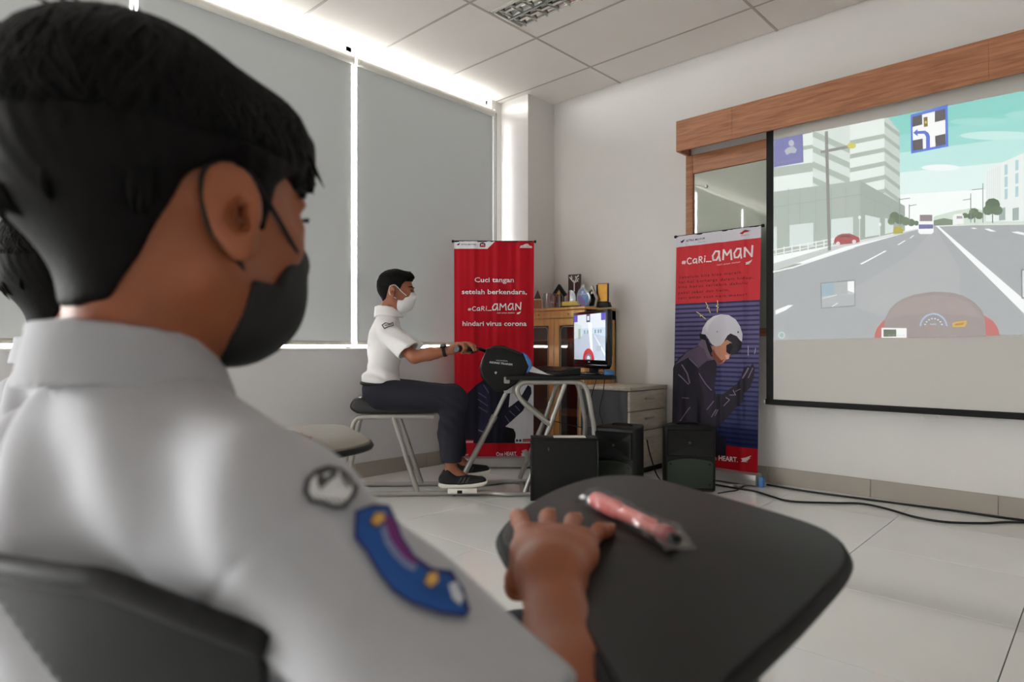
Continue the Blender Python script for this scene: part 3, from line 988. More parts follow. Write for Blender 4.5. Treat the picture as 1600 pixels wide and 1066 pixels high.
obj('board', MB().rbox((-10.5 * k, -0.008, 0), (10.5 * k, 0.008, 55 * k), 0.001), M['brown'], t)
tr = MB()
for pl, w in (([(0, 28), (0, 42)], 1.0), ([(0, 42), (-4, 46), (-8, 51)], 1.0), ([(-4.5, 46.5), (-4, 50), (-5, 53)], 0.8), ([(0, 42), (3, 46), (4, 50), (8, 53)], 1.0), ([(3.5, 48), (2, 52)], 0.8), ([(1, 42), (5, 44), (6, 47), (8, 48)], 0.8), ([(4, 44), (7.5, 44)], 0.6), ([(-1.5, 43.5), (-1.2, 46)], 0.8)):
    tr.tube([(x * k, -0.0085, y * k) for x, y in pl], w * k, 6)
obj('tree_relief', tr, M['paper'], t)
t, k = award('arched_glass_award', 'arched clear glass award on a yellow and black base', 892, 3.87)
obj('base', MB().rbox((-15 * k, -0.028, 0), (15 * k, 0.028, 3 * k), 0.001), M['brown'], t)
obj('plate', MB().rbox((-13.5 * k, -0.022, 3 * k), (14 * k, 0.022, 9.5 * k), 0.002), M['yellow'], t)
arc = [(9 * k * math.cos(math.radians(a)), 9.5 * k + 18 * k * math.sin(math.radians(a))) for a in range(0, 181, 12)]
obj('arch', MB().prism(arc, -0.006, 0.006, 'xz'), M['acrylic'], t)
t, k = award('flame_award', 'blue and violet flame-shaped glass award', 912, 3.86)
flame = [(-2, 0), (5, 0), (10, 5), (11.5, 12), (10, 19), (5, 25), (1.5, 30), (0.5, 36), (-4, 31), (-9, 25), (-11.5, 16), (-10, 7)]
obj('body', MB().prism([(p.x * k, p.z * k) for p in smooth_pts([(x, 0, z) for x, z in flame], 3, True)], -0.008, 0.008, 'xz'), M['acrylic'], t)
a = Art()
a.poly([(-3, 2), (4, 2), (8, 6), (9.5, 13), (8, 18), (2, 26), (0, 31), (-6, 25), (-9, 16), (-8, 7)], (120, 142, 190))
a.poly([(-3, 2), (4, 2), (3, 10), (-3, 17), (-8, 18), (-9, 14), (-8, 7)], (112, 88, 150))
a.poly([(4, 3), (8, 6), (9.5, 13), (8, 18), (3, 12)], (70, 134, 184))
a.ellipse((-1, 23), (2, 2), (196, 206, 226), 10)
a.line([(-4, 20), (4, 20)], 0.8, (220, 226, 232))
obj('printed_face', a.mesh(lambda u, v, l: (u * k, -0.0085 - l, v * k), 0.0002), M['flat_print'], t, None)
t, k = award('diamond_award', 'black diamond-shaped award with pale wooden edge', 926, 3.93)
dm = [(-4, 0), (6, 0), (9.5, 13), (0, 34), (-7, 24), (-3, 18)]
obj('edge', MB().prism([(x * k, y * k) for x, y in dm], -0.012, 0.012, 'xz', 0.001), M['oak'], t)
obj('face', MB().prism([(x * k, y * k) for x, y in [(-5, 2), (4, 2), (6, 13), (-0.5, 28), (-5.5, 22), (-3, 16)]], -0.014, -0.012, 'xz'), M['black_gloss'], t)
obj('mark', MB().prism([(x * k, y * k) for x, y in [(-2, 20), (1.5, 21), (1, 24), (-1.5, 24)]], -0.0148, -0.014, 'xz'), M['paper'], t)
t, k = award('gold_plaque', 'framed gold plaque on a black stand at the end of the row', 943, 3.98)
obj('stand', MB().prism([(x * k, y * k) for x, y in [(-10, 0), (12, 0), (9, 8), (-9, 8)]], -0.03, 0.03, 'xz', 0.002), M['black'], t)
obj('frame', MB().rbox((-9 * k, -0.010, 7.8 * k), (8.5 * k, 0.010, 37 * k), 0.002), M['brown'], t)
obj('gold_sheet', MB().box((-8 * k, -0.0125, 9 * k), (7 * k, -0.010, 36 * k)), M['gold'], t)
obj('back_slab', MB().rbox((-13.5 * k, 0.012, 0), (-9.4 * k, 0.03, 36 * k), 0.002), M['black'], t)

# drawer pedestal
DX0, DX1, DY0, DY1, DH = -2.80, -2.388, 3.697, YW - 0.013, 0.609
dp = thing('drawer_pedestal', 'low pedestal with pale wood drawers and dark grey side', 'drawers', ((DX0 + DX1) / 2, (DY0 + DY1) / 2, 0))
dw, dd = (DX1 - DX0) / 2, (DY1 - DY0) / 2
obj('carcass', MB().box((-dw, -dd + 0.004, 0.04), (dw - 0.02, dd, DH - 0.025)), M['darkpanel'], dp)
obj('top', MB().rbox((-dw, -dd - 0.004, DH - 0.025), (dw + 0.006, dd, DH), 0.004), M['oak'], dp)
obj('plinth', MB().box((-dw + 0.02, -dd + 0.02, 0.0), (dw - 0.03, dd - 0.02, 0.04)), M['black'], dp)
z1 = DH - 0.03
for k in range(3):
    hgt = 0.135 if k < 2 else 0.255
    d = obj('drawer', MB().rbox((dw - 0.0195, -dd + 0.006, z1 - hgt), (dw, dd - 0.002, z1), 0.002), M['oak'], dp)
    obj('handle', MB().rbox((dw, -0.055, z1 - 0.062), (dw + 0.012, 0.055, z1 - 0.048), 0.004), M['silver'], d)
    if k == 0:
        obj('lock', MB().lathe([(0.008, 0), (0.008, 0.004), (0.006, 0.005)], 14, (dw, dd - 0.05, z1 - 0.035), 'x'), M['alu'], d)
    z1 -= hgt + 0.004

# ================================================================ banners
def banner_stand(t, w, h, lean=0.0):
    obj('base_cassette', MB().prism([(-0.045, 0.012), (0.045, 0.012), (0.05, 0.02), (0.045, 0.075), (0.012, 0.085), (-0.012, 0.085), (-0.045, 0.075), (-0.05, 0.02)], -w / 2 - 0.004, w / 2 + 0.004, 'yz'), M['alu'], t)
    for s in (-1, 1):
        obj('foot', MB().rbox((s * w * 0.36 - 0.015, -0.13, 0), (s * w * 0.36 + 0.015, 0.13, 0.012), 0.003), M['alu'], t)
    obj('pole', MB().tube([(0, 0.02, 0.08), (0, 0.02 + lean, h - 0.005)], 0.008, 8), M['alu'], t)
    obj('top_rail', MB().tube([(-w / 2 - 0.006, lean, h), (w / 2 + 0.006, lean, h)], 0.006, 8), M['black'], t)
    for s in (-1, 1):
        obj('end_knob', MB().lathe([(0.009, -0.008), (0.011, 0), (0.009, 0.008)], 12, (s * (w / 2 + 0.008), lean, h), 'x'), M['black'], t)
def ripple(u, ph, amp):
    return amp * (math.sin(u * 19 + ph) + 0.6 * math.sin(u * 41 + 1.3 * ph) + 0.35 * math.sin(u * 67 + 0.4))
WING = [(0, 4.2), (6, 2.6), (12, 0), (9, 3.4), (11, 3.2), (7.5, 5.4), (9, 5.6), (5, 7), (8, 8), (0, 8), (1.6, 6)]
BOLT = [(-2, -9), (0, -2), (-2.5, -1), (0.5, 3), (1, 9), (2.2, 2), (0.8, -1.2)]
def hand_letters(a, x0, y0, x1, y1, hs, hb, rgb):
    """brush lettering '#CARI_AMAN': small then big letters on a rising baseline"""
    def stroke(pl, ox, oy, s, w):
        a.line([(ox + x * s, oy - y * s) for x, y in pl], w, rgb, True)
    a.layer += 1
    G = {'#': ([[(0.25, 0.1), (0.35, 0.75)], [(0.55, 0.1), (0.65, 0.75)], [(0.1, 0.3), (0.75, 0.3)], [(0.15, 0.55), (0.8, 0.55)]], 0.95),
         'C': ([[(0.75, 0.85), (0.5, 0.98), (0.25, 0.8), (0.12, 0.45), (0.25, 0.1), (0.5, 0.0), (0.75, 0.12)]], 0.85),
         'a': ([[(0.6, 0.7), (0.35, 0.72), (0.12, 0.4), (0.2, 0.05), (0.45, 0.1), (0.62, 0.4), (0.62, 0.72)], [(0.62, 0.5), (0.66, 0.0)]], 0.82),
         'R': ([[(0.15, 0), (0.18, 0.95)], [(0.18, 0.92), (0.5, 0.95), (0.65, 0.75), (0.5, 0.5), (0.2, 0.48)], [(0.3, 0.48), (0.7, 0.0)]], 0.82),
         'i': ([[(0.2, 0), (0.24, 0.62)], [(0.27, 0.85), (0.28, 0.95)]], 0.45),
         '_': ([[(0.0, -0.02), (0.75, 0.02)]], 0.8),
         'A': ([[(0.68, 0.95), (0.35, 0.95), (0.1, 0.5), (0.15, 0.06), (0.45, 0.08), (0.66, 0.5), (0.68, 0.95)], [(0.67, 0.5), (0.74, 0.0)]], 0.88),
         'M': ([[(0.1, 0), (0.16, 0.98), (0.45, 0.45), (0.8, 0.98), (0.86, 0)]], 1.0),
         'N': ([[(0.14, 0.0), (0.16, 0.92)], [(0.16, 0.92), (0.70, 0.04)], [(0.70, 0.04), (0.76, 1.12)]], 0.95)}
    seq = [('#', hs * 0.8), ('C', hs), ('a', hs), ('R', hs), ('i', hs), ('_', hs), ('A', hb), ('M', hb), ('A', hb), ('N', hb)]
    tot = sum(G[g][1] * h for g, h in seq)
    L = math.hypot(x1 - x0, y1 - y0)
    f = (x1 - x0) / tot
    x = x0
    for g, h in seq:
        y = y0 + (y1 - y0) * (x - x0) / (x1 - x0)
        for pl in G[g][0]:
            pp = [(x + px_ * h * f, y - py_ * h) for px_, py_ in pl]
            a.line(pp, h * 0.17, rgb, True)
        x += G[g][1] * h * f

# --- red hand-washing banner, in picture units
a = Art()
WB, HB = 125.0, 350.0
RED = (186, 0, 28)
def q(px, py): return (px - 710.0, py - 378.0)
a.poly([(0, 0), (125, 0), (125, 337), (0, 337)], RED)
a.poly([q(710, 378), q(774, 378), q(762, 389.5), q(710, 389.5)], (232, 232, 236))
a.text('ASTRA MOTOR', q(720.5, 383.8), q(744.5, 384.2), 2.1, (36, 40, 96), 0.02)
a.poly([q(714, 383), q(719.5, 380.6), q(718, 384), q(715.5, 384.3)], (36, 40, 96))
a.ellipse(q(754.5, 382.8), (4.6, 3.4), (70, 20, 36), 16)
a.poly([q(749, 384.5), q(760, 384.5), q(758, 387), q(751, 387)], (190, 30, 44))
a.text('SC', q(752, 384.3), q(757.2, 384.3), 2.6, (230, 224, 224), 0.03)
a.poly([q(812.5, 388), q(814, 384.5), q(817, 384.2), q(821, 381.8), q(825, 381.4), q(828.5, 384.6), q(831.5, 385), q(832, 388)], (226, 222, 222))
a.text('safety riding', q(815, 387), q(830, 387), 1.5, (180, 40, 50))
WHT = (238, 238, 240)
a.text('Cuci tangan', q(742, 441), q(803.5, 441), 7.5, WHT, 0.014)
a.text('setelah berkendara,', q(722, 459.5), q(824, 459.5), 7.5, WHT, 0.014)
hand_letters(a, *q(731, 485.5), *q(817, 483.5), 6.6, 10.2, WHT)
a.text('cari aman motor', q(777, 489.6), q(805, 489.3), 2.3, WHT, 0.012)
a.poly([(q(808, 486)[0] + x * 0.6, q(808, 486)[1] + y * 0.55) for x, y in WING], WHT)
a.text('hindari virus corona', q(723, 508.5), q(823.5, 508.5), 7.5, WHT, 0.014)
# lower scene: white ground, leather jacket rider crouching
a.poly([q(710, 640), q(722, 634), q(760, 612), q(800, 596), q(835, 584), q(835, 691), q(710, 691)], (212, 212, 218))
a.poly([q(713, 690), q(716, 655), q(722, 632), q(731, 612), q(744, 600), q(757, 592), q(775, 588), q(790, 595), q(798, 612), q(795, 640), q(789, 664), q(804, 668), q(806, 690)], (24, 24, 40))
a.poly([q(745, 604), q(754, 597), q(764, 604), q(767, 622), q(766, 660), q(757, 681), q(746, 672), q(752, 640)], (38, 40, 64))
a.poly([q(775, 652), q(787, 640), q(800, 632), q(813, 622), q(821, 608), q(826, 600), q(831, 604), q(832, 613), q(826, 625), q(818, 640), q(800, 656), q(786, 668)], (28, 27, 46))
for pl in ([(748, 612), (760, 620)], [(747, 622), (762, 632)], [(748, 634), (762, 642)], [(756, 600), (764, 612)], [(790, 648), (797, 658)], [(797, 640), (806, 648)], [(806, 632), (813, 640)], [(748, 669), (760, 674)]):
    a.line([q(*p) for p in pl], 1.3, (96, 100, 140))
a.line([q(748, 670), q(760, 674)], 0.7, (180, 180, 190))
a.ellipse(q(797, 678), (10, 12), (14, 14, 20), 16)
a.poly([q(710, 690), q(835, 690), q(835, 713.5), q(710, 713.5)], (178, 0, 26))
a.poly([q(726, 684.5), q(740, 684.5), q(740, 690.2), q(726, 690.2)], (196, 20, 40))
a.text('#AMAN', q(727, 689), q(739, 689), 3.2, WHT, 0.02)
for x in (809, 814):
    a.ellipse(q(x, 685.8), (2.0, 2.1), (50, 40, 46), 12)
a.poly([q(818, 683.5), q(831, 683.2), q(831, 687.8), q(818, 688)], (170, 40, 52))
a.text('astramotor', q(819, 686.8), q(830, 686.6), 2, (226, 210, 210))
a.text('One HEART.', q(776, 709.5), q(809, 709.2), 6.2, WHT, 0.02)
a.poly([(q(815, 702)[0] + x * 1.0, q(815, 702)[1] + y) for x, y in WING], WHT)
a.text('motor', q(722, 708.5), q(732, 708.5), 3.2, (236, 200, 204), 0.02)
bp = PX(772, 731, 4.71)
t1 = thing('rollup_banner', 'red roll-up banner about washing hands after riding, standing before the corner column', 'banner', (bp.x, bp.y, 0), TH + math.radians(1.5), 'roll-up banners')
BW, BHT = 0.585, 1.655
banner_stand(t1, BW, BHT)
def to_b1(u, v, l):
    uu, vv = u / WB, v / HB
    x = (uu - 0.5) * BW * (1.0 - 0.02 * vv)
    z = BHT - vv * (BHT - 0.0)
    return (x, -0.006 - l + ripple(uu, 0.7, 0.0034) * (1 - 0.4 * vv), max(z, 0.082))
obj('printed_sheet', a.mesh(to_b1, 0.00012, [WB * k / 70 for k in range(1, 70)]), M['print'], t1, 'smooth')

# --- helmet banner
a = Art()
TL, TR, BR, BL = (1059, 370.5), (1189, 353.5), (1185, 757), (1046.5, 737)
def inv_bil(px, py):
    u, v = 0.5, 0.5
    for _ in range(12):
        x = (TL[0] * (1 - u) + TR[0] * u) * (1 - v) + (BL[0] * (1 - u) + BR[0] * u) * v
        y = (TL[1] * (1 - u) + TR[1] * u) * (1 - v) + (BL[1] * (1 - u) + BR[1] * u) * v
        xu = (TR[0] - TL[0]) * (1 - v) + (BR[0] - BL[0]) * v
        yu = (TR[1] - TL[1]) * (1 - v) + (BR[1] - BL[1]) * v
        xv = (BL[0] - TL[0]) * (1 - u) + (BR[0] - TR[0]) * u
        yv = (BL[1] - TL[1]) * (1 - u) + (BR[1] - TR[1]) * u
        det = xu * yv - xv * yu
        dx, dy = px - x, py - y
        u += (dx * yv - dy * xv) / det
        v += (dy * xu - dx * yu) / det
    return u, v
class Art2(Art):
    """print laid out in a picture quadrilateral; converted to sheet coordinates point by point"""
    def mesh2(s, fn, step, strips):
        s.tris = [([inv_bil(*p) for p in pts], c, l) for pts, c, l in s.tris]
        return s.mesh(fn, step, strips)
a = Art2()
def uv(u, v):
    return ((TL[0] * (1 - u) + TR[0] * u) * (1 - v) + (BL[0] * (1 - u) + BR[0] * u) * v, (TL[1] * (1 - u) + TR[1] * u) * (1 - v) + (BL[1] * (1 - u) + BR[1] * u) * v)
def band(v0, v1, rgb, u0=0.0, u1=1.0, same=False):
    a.poly([uv(u0, v0), uv(u1, v0), uv(u1, v1), uv(u0, v1)], rgb, same)
band(0, 0.949, (216, 214, 224))
band(0.046, 0.286, (206, 46, 56))
ns = 31
for k in range(ns):
    v0 = 0.286 + (0.858 - 0.286) * k / ns
    v1 = 0.286 + (0.858 - 0.286) * (k + 1) / ns
    vm = v0 + (v1 - v0) * 0.42
    fade = max(0.0, min(1.0, (k / ns - 0.30) / 0.7))
    ca = tuple(c0 * (1 - fade) + c1 * fade for c0, c1 in zip((96, 88, 134), (20, 34, 84)))
    cb_ = tuple(c0 * (1 - fade) + c1 * fade for c0, c1 in zip((50, 42, 82), (11, 18, 56)))
    band(v0, vm, cb_, same=k > 0)
    band(vm, v1, ca, same=True)
band(0.857, 0.949, (176, 0, 20))
# header
a.poly([(1066, 378.5), (1073.5, 374), (1071.5, 378), (1068.5, 380.5)], (60, 40, 110))
a.text('ASTRA MOTOR', (1075, 378.5), (1106, 374), 3, (52, 44, 110), 0.02)
a.text('safety riding', (1094, 379.5), (1106, 378), 1.4, (120, 110, 150))
a.poly([(1158, 365.5), (1164, 362), (1169, 361.5), (1175, 360.5), (1170, 363), (1166, 364), (1163, 367)], (190, 30, 40))
a.poly([(1163, 362), (1167, 360), (1172, 360.8), (1168, 362.2)], (150, 20, 34))
a.text('SAFETY', (1160.5, 370), (1173, 368.6), 1.8, (170, 60, 70))
# big brush slogan
hand_letters(a, 1067.5, 414.0, 1180, 400.0, 9.8, 15.5, (240, 226, 228))
a.text('cari aman motor', (1124.5, 415.5), (1160, 410.8), 2.8, (240, 200, 204))
a.poly([(1167 + x * 0.85, 407.5 + y * 0.85 - x * 0.15) for x, y in WING], (240, 226, 228))
PAR = ['Sebelum kita bisa meraih', 'hal-hal berharga dalam hidup,', 'kita harus terlebih dahulu', 'pakai jaket dan helm,', 'cari aman saat naik motor!']
ends = [(1063.5, 436, 1160.5, 428), (1062.5, 443.5, 1178, 436), (1062, 451, 1169.5, 444.5), (1061.5, 460, 1143, 455), (1061, 468, 1169, 462.5)]
for body_, e in zip(PAR, ends):
    a.text(body_, e[:2], e[2:], 4.3, (72, 16, 30), 0.006, 1.2)
# lightning
for (cx_, cy_, rot) in ((1098.5, 493, -48), (1110, 481, -18), (1125, 479, 8)):
    c_, s_ = math.cos(math.radians(rot)), math.sin(math.radians(rot))
    pts = [(-1.0, -9), (0.5, -2), (-2, 0), (1.8, 1), (0.4, 3), (1.2, 9)]
    a.line([(cx_ + x * c_ - y * s_, cy_ + x * s_ + y * c_) for x, y in pts], 1.0, (232, 212, 140))
def z2(x, y): return (1040 + x * 0.1876, 470 + y * 0.1876)
def zp(pts, rgb): a.poly([z2(*p) for p in pts], rgb)
# jacket
zp([(55, 560), (70, 520), (120, 470), (190, 415), (270, 380), (330, 350), (390, 400), (430, 480), (445, 530), (440, 620), (425, 720), (440, 790), (500, 770), (560, 725), (610, 690), (640, 640), (670, 560), (690, 540), (715, 545), (735, 520), (748, 560), (740, 640), (715, 720), (665, 765), (660, 840), (600, 880), (540, 960), (480, 1010), (440, 1060), (470, 1120), (520, 1140), (520, 1290), (30, 1290)], (34, 28, 42))
zp([(75, 530), (190, 420), (330, 355), (380, 420), (430, 490), (360, 500), (280, 560), (200, 470)], (92, 78, 100))
zp([(280, 560), (360, 505), (440, 500), (443, 600), (425, 720), (410, 880), (380, 960), (340, 900), (330, 760), (290, 650)], (48, 38, 58))
for pl, w in (([(140, 530), (190, 600), (210, 680)], 10), ([(110, 610), (200, 690)], 9), ([(290, 600), (350, 690), (400, 740)], 9), ([(210, 480), (270, 540)], 8), ([(140, 800), (200, 805)], 7), ([(120, 990), (210, 880)], 9), ([(360, 900), (420, 830)], 8), ([(400, 960), (440, 900)], 8), ([(430, 950), (455, 900)], 6), ([(500, 870), (550, 820), (520, 800)], 7), ([(550, 780), (600, 780), (580, 740)], 7), ([(600, 750), (640, 730)], 6), ([(660, 640), (700, 560)], 12), ([(700, 640), (735, 560)], 8), ([(150, 1010), (220, 1010)], 12)):
    a.line([z2(*p) for p in pl], w * 0.1876, (126, 110, 136))
zp([(280, 365), (320, 320), (360, 330), (425, 490), (370, 480), (340, 400)], (112, 98, 116))
# neck shade, face
zp([(300, 270), (350, 290), (400, 380), (430, 470), (400, 460), (370, 400), (350, 330), (300, 310)], (24, 18, 26))
zp([(400, 380), (480, 360), (520, 320), (575, 330), (590, 390), (560, 440), (545, 480), (520, 490), (500, 515), (455, 530), (430, 490), (425, 440)], (190, 130, 104))
zp([(420, 400), (440, 440), (470, 480), (500, 510), (455, 530), (430, 490), (400, 440)], (128, 74, 58))
zp([(525, 370), (560, 350), (585, 370), (590, 420), (550, 445), (525, 425)], (22, 14, 20))
a.line([z2(470, 505), z2(500, 490)], 1.2, (110, 40, 40))
zp([(515, 450), (545, 445), (548, 480), (525, 488)], (222, 168, 142))
# helmet shell and visor
zp([(318, 275), (330, 225), (365, 170), (420, 130), (480, 113), (545, 120), (600, 155), (640, 215), (660, 280), (655, 340), (640, 330), (610, 295), (560, 272), (535, 290), (505, 340), (475, 372), (440, 380), (405, 360), (380, 320), (350, 280)], (206, 204, 214))
zp([(345, 215), (370, 172), (425, 133), (480, 118), (430, 150), (385, 200), (365, 260)], (222, 218, 226))
zp([(505, 340), (535, 290), (560, 272), (610, 295), (640, 330), (655, 345), (650, 395), (610, 435), (560, 450), (560, 420), (580, 385), (565, 345), (530, 325)], (42, 36, 44))
a.ellipse(z2(453, 258), (1.2, 1.4), (160, 158, 170), 10)
a.ellipse(z2(622, 262), (1.2, 1.6), (60, 56, 66), 10)
a.line([z2(700, 375), z2(700, 455)], 0.8, (190, 186, 210))
a.line([z2(757, 395), z2(750, 440)], 0.8, (190, 186, 210))
# footer
a.text('One HEART.', (1106, 715), (1156.5, 719.5), 7.6, (238, 226, 228), 0.02)
a.poly([(1161.5 + x * 1.25, 708 + y * 1.35 + x * 0.1) for x, y in WING], (238, 214, 218))
rx, rt = on_y(1187, 4.05)
t2 = thing('rollup_banner', 'roll-up banner printed with a crouching rider in white helmet, standing against the screen wall', 'banner', (rx - 0.306, 4.035, 0), 0, 'roll-up banners')
BW2, BH2 = 0.60, 1.658
banner_stand(t2, BW2, BH2, 0.06)
def to_b2(u, v, l):
    x = (u - 0.5) * (BW2)
    z = BH2 * (1 - v)
    return (x, 0.06 * (1 - v) - 0.007 - l + ripple(u, 2.1, 0.0034), max(z, 0.082))
obj('printed_sheet', a.mesh2(to_b2, 0.00012, [k / 70 for k in range(1, 70)]), M['print'], t2, 'smooth')
bt = MB().rbox((-0.014, -0.02, 0), (0.014, 0.02, 0.06), 0.003)
bc = thing('blue_clip', 'small blue clip box beside the helmet banner foot', 'clip', (rx + 0.022, 4.03, 0))
obj('body', bt, M['blue'], bc)
obj('lid', MB().rbox((-0.012, -0.018, 0.06), (0.012, 0.018, 0.066), 0.002), M['blue'], bc)

# ================================================================ loudspeakers and case
def speaker(label, loc, rot, w=0.30, d=0.235, h=0.404):
    t = thing('loudspeaker', label, 'speaker', loc, rot, 'loudspeakers on the floor')
    hw = w / 2
    # cabinet: tapered rear, rounded front edges; local -y is the front
    outl = [(-hw + 0.012, 0), (hw - 0.012, 0), (hw, 0.014), (hw - 0.002, d * 0.45), (hw * 0.62, d), (-hw * 0.62, d), (-hw + 0.002, d * 0.45), (-hw, 0.014)]
    obj('cabinet', MB().prism(outl, 0.008, h, 'xy', 0.012, 3), M['black'], t)
    # horn flare: a recessed four-sided funnel set in a raised frame
    z0, z1 = h * 0.56, h * 0.93
    ow, iw = hw - 0.025, 0.014
    zc = (z0 + z1) / 2
    hn = MB()
    o4 = [(-ow, -0.016, z0), (ow, -0.016, z0), (ow, -0.016, z1), (-ow, -0.016, z1)]
    b4 = [(x * 1.05, 0.012, z0 - 0.01 if z < zc else z1 + 0.01) for x, _, z in o4]
    i4 = [(-iw, 0.002, zc - 0.014), (iw, 0.002, zc - 0.014), (iw, 0.002, zc + 0.014), (-iw, 0.002, zc + 0.014)]
    hn.add(b4 + o4 + i4, [(0, 1, 5, 4), (1, 2, 6, 5), (2, 3, 7, 6), (3, 0, 4, 7), (4, 5, 9, 8), (5, 6, 10, 9), (6, 7, 11, 10), (7, 4, 8, 11), (8, 9, 10, 11)])
    hh = obj('horn', hn, M['black'], t, None)
    obj('throat', MB().sphere((0, -0.002, zc), 0.009, 10, 6), M['darkpanel'], hh)
    # arched grille
    gw = hw - 0.02
    pts = [(-gw, 0.03), (gw, 0.03), (gw, h * 0.44)] + [(gw * math.cos(math.radians(x)), h * 0.44 + 0.03 * math.sin(math.radians(x))) for x in range(15, 180, 15)] + [(-gw, h * 0.44)]
    gr = obj('grille', MB().prism(pts, -0.008, 0.012, 'xz', 0.004), M['grille'], t)
    for sx in (-1, 1):
        for zq in (0.05, h * 0.43):
            obj('screw', MB().lathe([(0.006, -0.008), (0.006, -0.011), (0.004, -0.012)], 10, (sx * (gw - 0.02), 0, zq), 'y'), M['black_gloss'], gr)
    for sx in (-1, 1):
        for sy in (0.04, d - 0.05):
            obj('rubber_foot', MB().lathe([(0.014, 0), (0.016, 0.009)], 12, (sx * hw * 0.5, sy, 0)), M['rubber'], t)
    hd = obj('handle', MB().tube(smooth_pts([(-0.06, d * 0.5, h - 0.006), (-0.05, d * 0.5, h + 0.008), (0.05, d * 0.5, h + 0.008), (0.06, d * 0.5, h - 0.006)], 4), 0.007, 8), M['black'], t)
    return t
p = W(0.60, 3.81, 0)
speaker('black loudspeaker turned half aside, beside the black case under the monitor desk', (p.x, p.y, 0), TH - math.radians(32), 0.28, 0.27)
p = W(1.078, 3.90, 0)
speaker('black loudspeaker facing the tablet desk, before the helmet banner', (p.x, p.y, 0), TH - math.radians(6), 0.31, 0.19)

p = W(0.297, 3.64, 0)
cs = thing('equipment_case', 'black box-shaped equipment case with a paper on its lid', 'case', (p.x, p.y, 0), TH)
hw = 0.187
obj('body', MB().rbox((-hw, 0, 0.01), (hw, 0.13, 0.352), 0.006), M['black'], cs)
obj('lid', MB().rbox((-hw - 0.002, -0.002, 0.352), (hw + 0.002, 0.132, 0.366), 0.004), M['black'], cs)
for sx in (-1, 1):
    obj('corner_strip', MB().rbox((sx * hw - 0.006, -0.004, 0.012), (sx * hw + 0.006, 0.008, 0.352), 0.002), M['black_gloss'], cs)
    obj('foot', MB().rbox((sx * 0.14 - 0.015, 0.02, 0), (sx * 0.14 + 0.015, 0.11, 0.011), 0.002), M['rubber'], cs)
obj('latch', MB().rbox((-0.094, -0.005, 0.295), (-0.087, 0.0, 0.315), 0.002), M['darkpanel'], cs)
sh = MB().box((-0.092, -0.045, 0), (0.092, 0.045, 0.0012))
q_ = W(0.33, 3.70, 0.3664)
so = thing('paper_sheet', 'white paper sheet lying on the black equipment case', 'paper', tuple(q_), TH)
obj('sheet', sh, M['paper'], so, None)

# ================================================================ cables on the floor
def cable(label, pts, r=0.005, lifts=None):
    P = [CZ(x, y, r + (lifts[i] if lifts else 0)) for i, (x, y) in enumerate(pts)]
    w = smooth_pts([W(*q) for q in P], 8)
    return tag(obj('cable', MB().tube(w, r, 8), M['rubber'], None, 'smooth'), label, 'cable', 'black cables on the floor')
cable('black cable running along the foot of the screen wall', [(1198, 757.5), (1262, 768), (1340, 778.5), (1420, 789), (1490, 798), (1545, 806), (1600, 813.5), (1680, 824)], 0.006)
cable('black cable snaking over the floor tiles past the helmet banner', [(1116, 757), (1150, 763), (1180, 768), (1206, 776), (1236, 783.5), (1300, 786), (1345, 787), (1385, 795), (1430, 808), (1480, 816), (1540, 817.5), (1572, 816), (1620, 817), (1700, 822)], 0.006)
cable('short black cable curling from the helmet banner towards the loudspeaker', [(1122, 771), (1136, 768.5), (1152, 766), (1162, 759.5)], 0.004)
pa, pb = W(0.94, 3.86, 0), W(0.84, 4.06, 0)
w = smooth_pts([W(0.845, 4.03, 0.30), W(0.865, 4.05, 0.22), W(0.90, 4.04, 0.10), W(0.95, 4.10, 0.012), W(0.88, 4.16, 0.006), W(0.80, 4.10, 0.006)], 8)
tag(obj('cable', MB().tube(w, 0.0045, 8), M['rubber'], None, 'smooth'), 'black cable drooping between the two loudspeakers', 'cable', 'black cables on the floor')
cc = thing('cable_connector', 'small black plug joint on the cable along the wall', 'connector', tuple(W(*CZ(1570, 806, 0.0))), TH)
obj('body', MB().rbox((-0.018, -0.008, 0), (0.018, 0.008, 0.018), 0.003), M['black'], cc)
obj('strain_relief', MB().tube([(0.018, 0, 0.009), (0.035, 0, 0.008)], [0.006, 0.004], 8), M['rubber'], cc)
# ================================================================ riding trainer with its desk
SO = (-0.45, 3.95)
sim_p = W(SO[0], SO[1], 0)
SROT = TH + math.radians(3.0)
sim = thing('riding_trainer', 'silver tube-frame motorcycle riding trainer with black seat, cowl and desk', 'trainer', tuple(sim_p), SROT)
N_, F_ = -0.135, 0.135
def sx(px, f=3.95): return (px - 800) / FPX * f - SO[0]
R0 = 0.0155
for y, nm in ((N_, -1), (F_, 1)):
    yo = y + nm * 0.045
    obj('base_rail', MB().tube(smooth_pts([(-0.60, y, R0), (-0.3, y, R0), (0.24, y, R0)], 3)[:-1] + smooth_pts([(0.24, y, R0), (0.30, y, R0), (0.40, yo, R0), (0.48, yo, R0), (0.70, yo, R0), (0.91, yo, R0)], 5), R0, 12), M['silver'], sim)
for x, yy in ((-0.59, 0.135), (0.905, 0.18)):
    obj('cross_bar', MB().tube([(x, -yy, R0), (x, yy, R0)], R0, 12), M['silver'], sim)
obj('cross_plate', MB().box((0.50, -0.16, 0.006), (0.53, 0.16, 0.014)), M['silver'], sim)
for x in (-0.5, 0.1, 0.62):
    for y in (N_, F_):
        obj('rubber_foot', MB().lathe([(0.012, 0), (0.012, 0.004)], 10, (x, y, -0.0002)), M['rubber'], sim)
